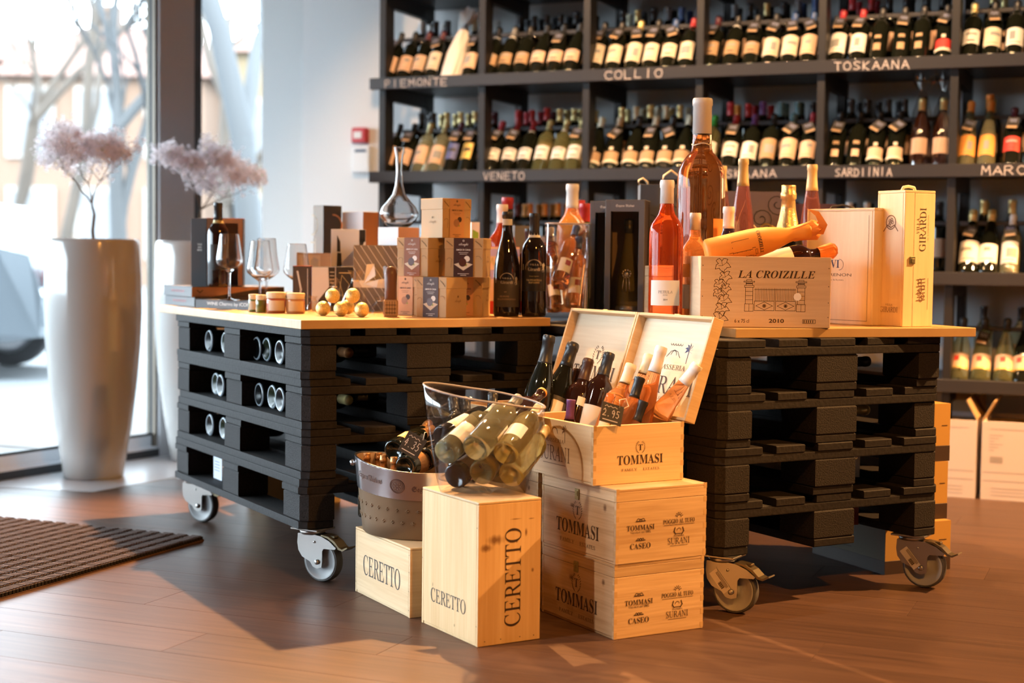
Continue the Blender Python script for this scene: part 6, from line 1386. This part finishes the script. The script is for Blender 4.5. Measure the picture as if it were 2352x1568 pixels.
its = [('t', 'VILLA', 'serif', .06, .062, .03, .006), ('t', 'GIRARDI', 'serif', .060, .048, .075, .016), ('l', circ(.060, .300, .020, n=16), .003)] + [('l', circ(.060+.007*math.cos(k), .300+.008*math.sin(k*1.7), .004, n=8), .002) for k in range(5)] + [('l', [(.03, .275), (.045, .292), (.06, .285), (.075, .292), (.09, .275)], .003)]
printing(t, its, f_left(.118), INKL, 'side_print')
m = MB(); m.bbox(.020, .040, -.004, -.0006, .180, .202, .001); m.bbox(.025, .036, -.0055, -.0041, .184, .196, .0006); m.build('brass_latch', BRASS, t)
m = MB(); m.tube([(.03, .05, .392), (.036, .05, .402), (.055, .05, .405), (.075, .05, .402), (.08, .05, .392)], .0045, 8); m.build('rope_handle', STRING, t)

# ================================================================== IN AND BEHIND THE PALLETS
RING = mat('bottle_base_glass', (.35, .40, .45), .06, spec=.9)
def tw(o, u, v, z): return o+te*u+tg*v+Vector((0, 0, z))
def u_hit(px, o, u0):   # v on the plane u=u0 for an image column
    r = ray(px, 900); p0 = o+te*u0; return ((p0.x*r.y-p0.y*r.x)/(tg.x*r.y-tg.y*r.x))*-1
OPN = ['top', 'second', 'third', 'bottom']
for lay_, pxs in ((3, (479, 510, 588, 604, 641)), (2, (449, 488, 505, 575, 594, 617, 642)), (1, (481, 506))):
    for i, px in enumerate(pxs):
        v = u_hit(px, A0, .045); z = .155+lay_*.144+.022+.0385
        o = tw(A0, .045+(.01 if i % 2 else 0), v, z); x = tg*-1; d = te
        q = Matrix.Translation(o) @ Matrix((x, d.cross(x), d)).transposed().to_4x4()
        t = bottle(f'bottle lying in the {OPN[3-lay_]} pallet of the left table, {ORD[i]} base from the left', 'bord', mat('dull_green_glass', (.012, .02, .010), .25, spec=.3) if i % 2 else mat('dull_dark_glass', (.008, .010, .012), .25, spec=.3), BLACKC, q, n=32, group='bottles lying in the left table pallets')
        m = MB(); m.lathe([(.0315,-.0002),(.0340,-.0012),(.0360,.0006),(.0370,.003)], 32); m.build('base_rim', RING, t)
CU = mat('copper_capsule', (.50, .22, .09), .35, metal=.5)
for lay_, px, cp_, lab in ((3, 836, CU, 'bottle with copper capsule lying inside the top pallet, seen from the front'), (2, 822, GOLDC, 'bottle with gold capsule lying inside the second pallet, seen from the front')):
    o = tw(A0, .215, .10, .155+lay_*.144+.022+.0385+.0); d = (-tg*.75-te*.66).normalized(); d = -tg; x = te
    q = Matrix.Translation(tw(A0, .23, .50, .155+lay_*.144+.022+.0385)) @ Matrix((x, d.cross(x), d)).transposed().to_4x4(); bottle(lab, 'bord', DARKG, cp_, q, n=20)
t = thing('paper_card', 'white printed paper card standing in the bottom pallet of the left table', 'card', tw(A0, .06, u_hit(510, A0, .06), .155+.0225), TH); MB().bbox(-.0006, .0, 0, .085, 0, .076, .0002).build('card_sheet', mat('blue_white_paper', (.62, .68, .78), .6), t); printing(t, [('l', [(.015, .06-.010*k), (.065, .06-.010*k)], .0025) for k in range(4)], f_left(.085, -.0008), LBLUE)
GP = mat('kraft_panel', (.34, .22, .08), .6)
t = boxy('brown_storage_carton', 'plain brown carton standing behind the left table pallets', 'box', tw(A0, .38, 1.30, 0), TH, .30, .2, .66, (GP, GP, GP))
# right table: bottles and boxes inside the pallets
for lay_, lab, lm in ((3, 'bottle with cream label lying in the top pallet of the right table', LX), (2, 'bottle with round cream label lying in the second pallet of the right table', LX)):
    q = Matrix.Translation(tw(Bq, .38, .235, .155+lay_*.144+.022+.0385)) @ Matrix((-tg*-1*-1, te.cross(-tg), te)).transposed().to_4x4()
    d = te; x = Vector((0, 0, 1)); q = Matrix.Translation(tw(Bq, .40, .20, .155+lay_*.144+.022+.0385)) @ Matrix((x, d.cross(x), d)).transposed().to_4x4() @ Matrix.Rotation(-PI*.5, 4, 'Z')
    t = bottle(lab, 'bord', DARKG, GOLDC if lay_ == 2 else BLACKC, q, n=28, labs=[(lm, .10, .175, 1.2, 0, 'label'), (LGREY, .125, .15, .25, 0, 'label_print')])
for (u, v, lay_, w, d_, h, m1, lab) in ((.10, .62, 0, .20, .25, .076, BLKB, 'black printed carton lying in the bottom pallet of the right table'), (.49, .55, 1, .19, .3, .076, LPW, 'white printed carton lying in the third pallet of the right table'), (.49, .55, 0, .2, .3, .076, mat('wine_red_carton', (.10, .02, .02), .5), 'wine red carton lying in the bottom pallet of the right table')):
    u0 = .105 if u < .3 else .48; w = .215 if u < .3 else .215
    t = boxy('wine_carton', lab, 'box', tw(Bq, u0, .70 if lay_ == 0 and u < .3 else .22, .155+lay_*.144+.0002), TH, w, .25, h, (m1, m1, m1))
    printing(t, [('t', 'GRAVITIC', 'serifb', w*.5, h*.62, w*.62, h*.20), ('l', [(w*.2, h*.3), (w*.8, h*.3)], .0035)] if m1 is not LPW else [('l', [(.02, .02+.012*k), (.08, .02+.012*k)], .002) for k in range(4)], f_front(), SILV if m1 is not LPW else PRINTG)
# stack of brown cartons behind the right table
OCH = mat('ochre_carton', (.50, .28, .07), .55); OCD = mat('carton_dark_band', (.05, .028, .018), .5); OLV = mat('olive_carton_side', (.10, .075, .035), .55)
def ochre(label, p, rz, L, W, H):
    t = thing('ochre_wine_carton', label, 'box', p, rz)
    MB().bbox(.001, L-.001, .001, W-.001, .0, H-.001, .001).build('carton_body', OCH, t)
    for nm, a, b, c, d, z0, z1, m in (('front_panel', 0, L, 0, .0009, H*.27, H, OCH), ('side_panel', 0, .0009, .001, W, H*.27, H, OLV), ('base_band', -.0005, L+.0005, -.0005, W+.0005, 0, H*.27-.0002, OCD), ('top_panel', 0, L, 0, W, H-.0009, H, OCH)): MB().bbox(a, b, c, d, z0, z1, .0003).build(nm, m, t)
    printing(t, [('t', 'Querciabella', 'serif', W*.38, H*.48, .09, .012), ('l', [(W*.2, H*.38), (W*.55, H*.38)], .002)], f_left(W), INK); printing(t, [('l', [(L*.82, H*.62), (L*.93, H*.62)], .0025)], f_front(), INK)
    return t
o3 = Vector((1.133, 4.522, 0)); rz3 = math.radians(24)
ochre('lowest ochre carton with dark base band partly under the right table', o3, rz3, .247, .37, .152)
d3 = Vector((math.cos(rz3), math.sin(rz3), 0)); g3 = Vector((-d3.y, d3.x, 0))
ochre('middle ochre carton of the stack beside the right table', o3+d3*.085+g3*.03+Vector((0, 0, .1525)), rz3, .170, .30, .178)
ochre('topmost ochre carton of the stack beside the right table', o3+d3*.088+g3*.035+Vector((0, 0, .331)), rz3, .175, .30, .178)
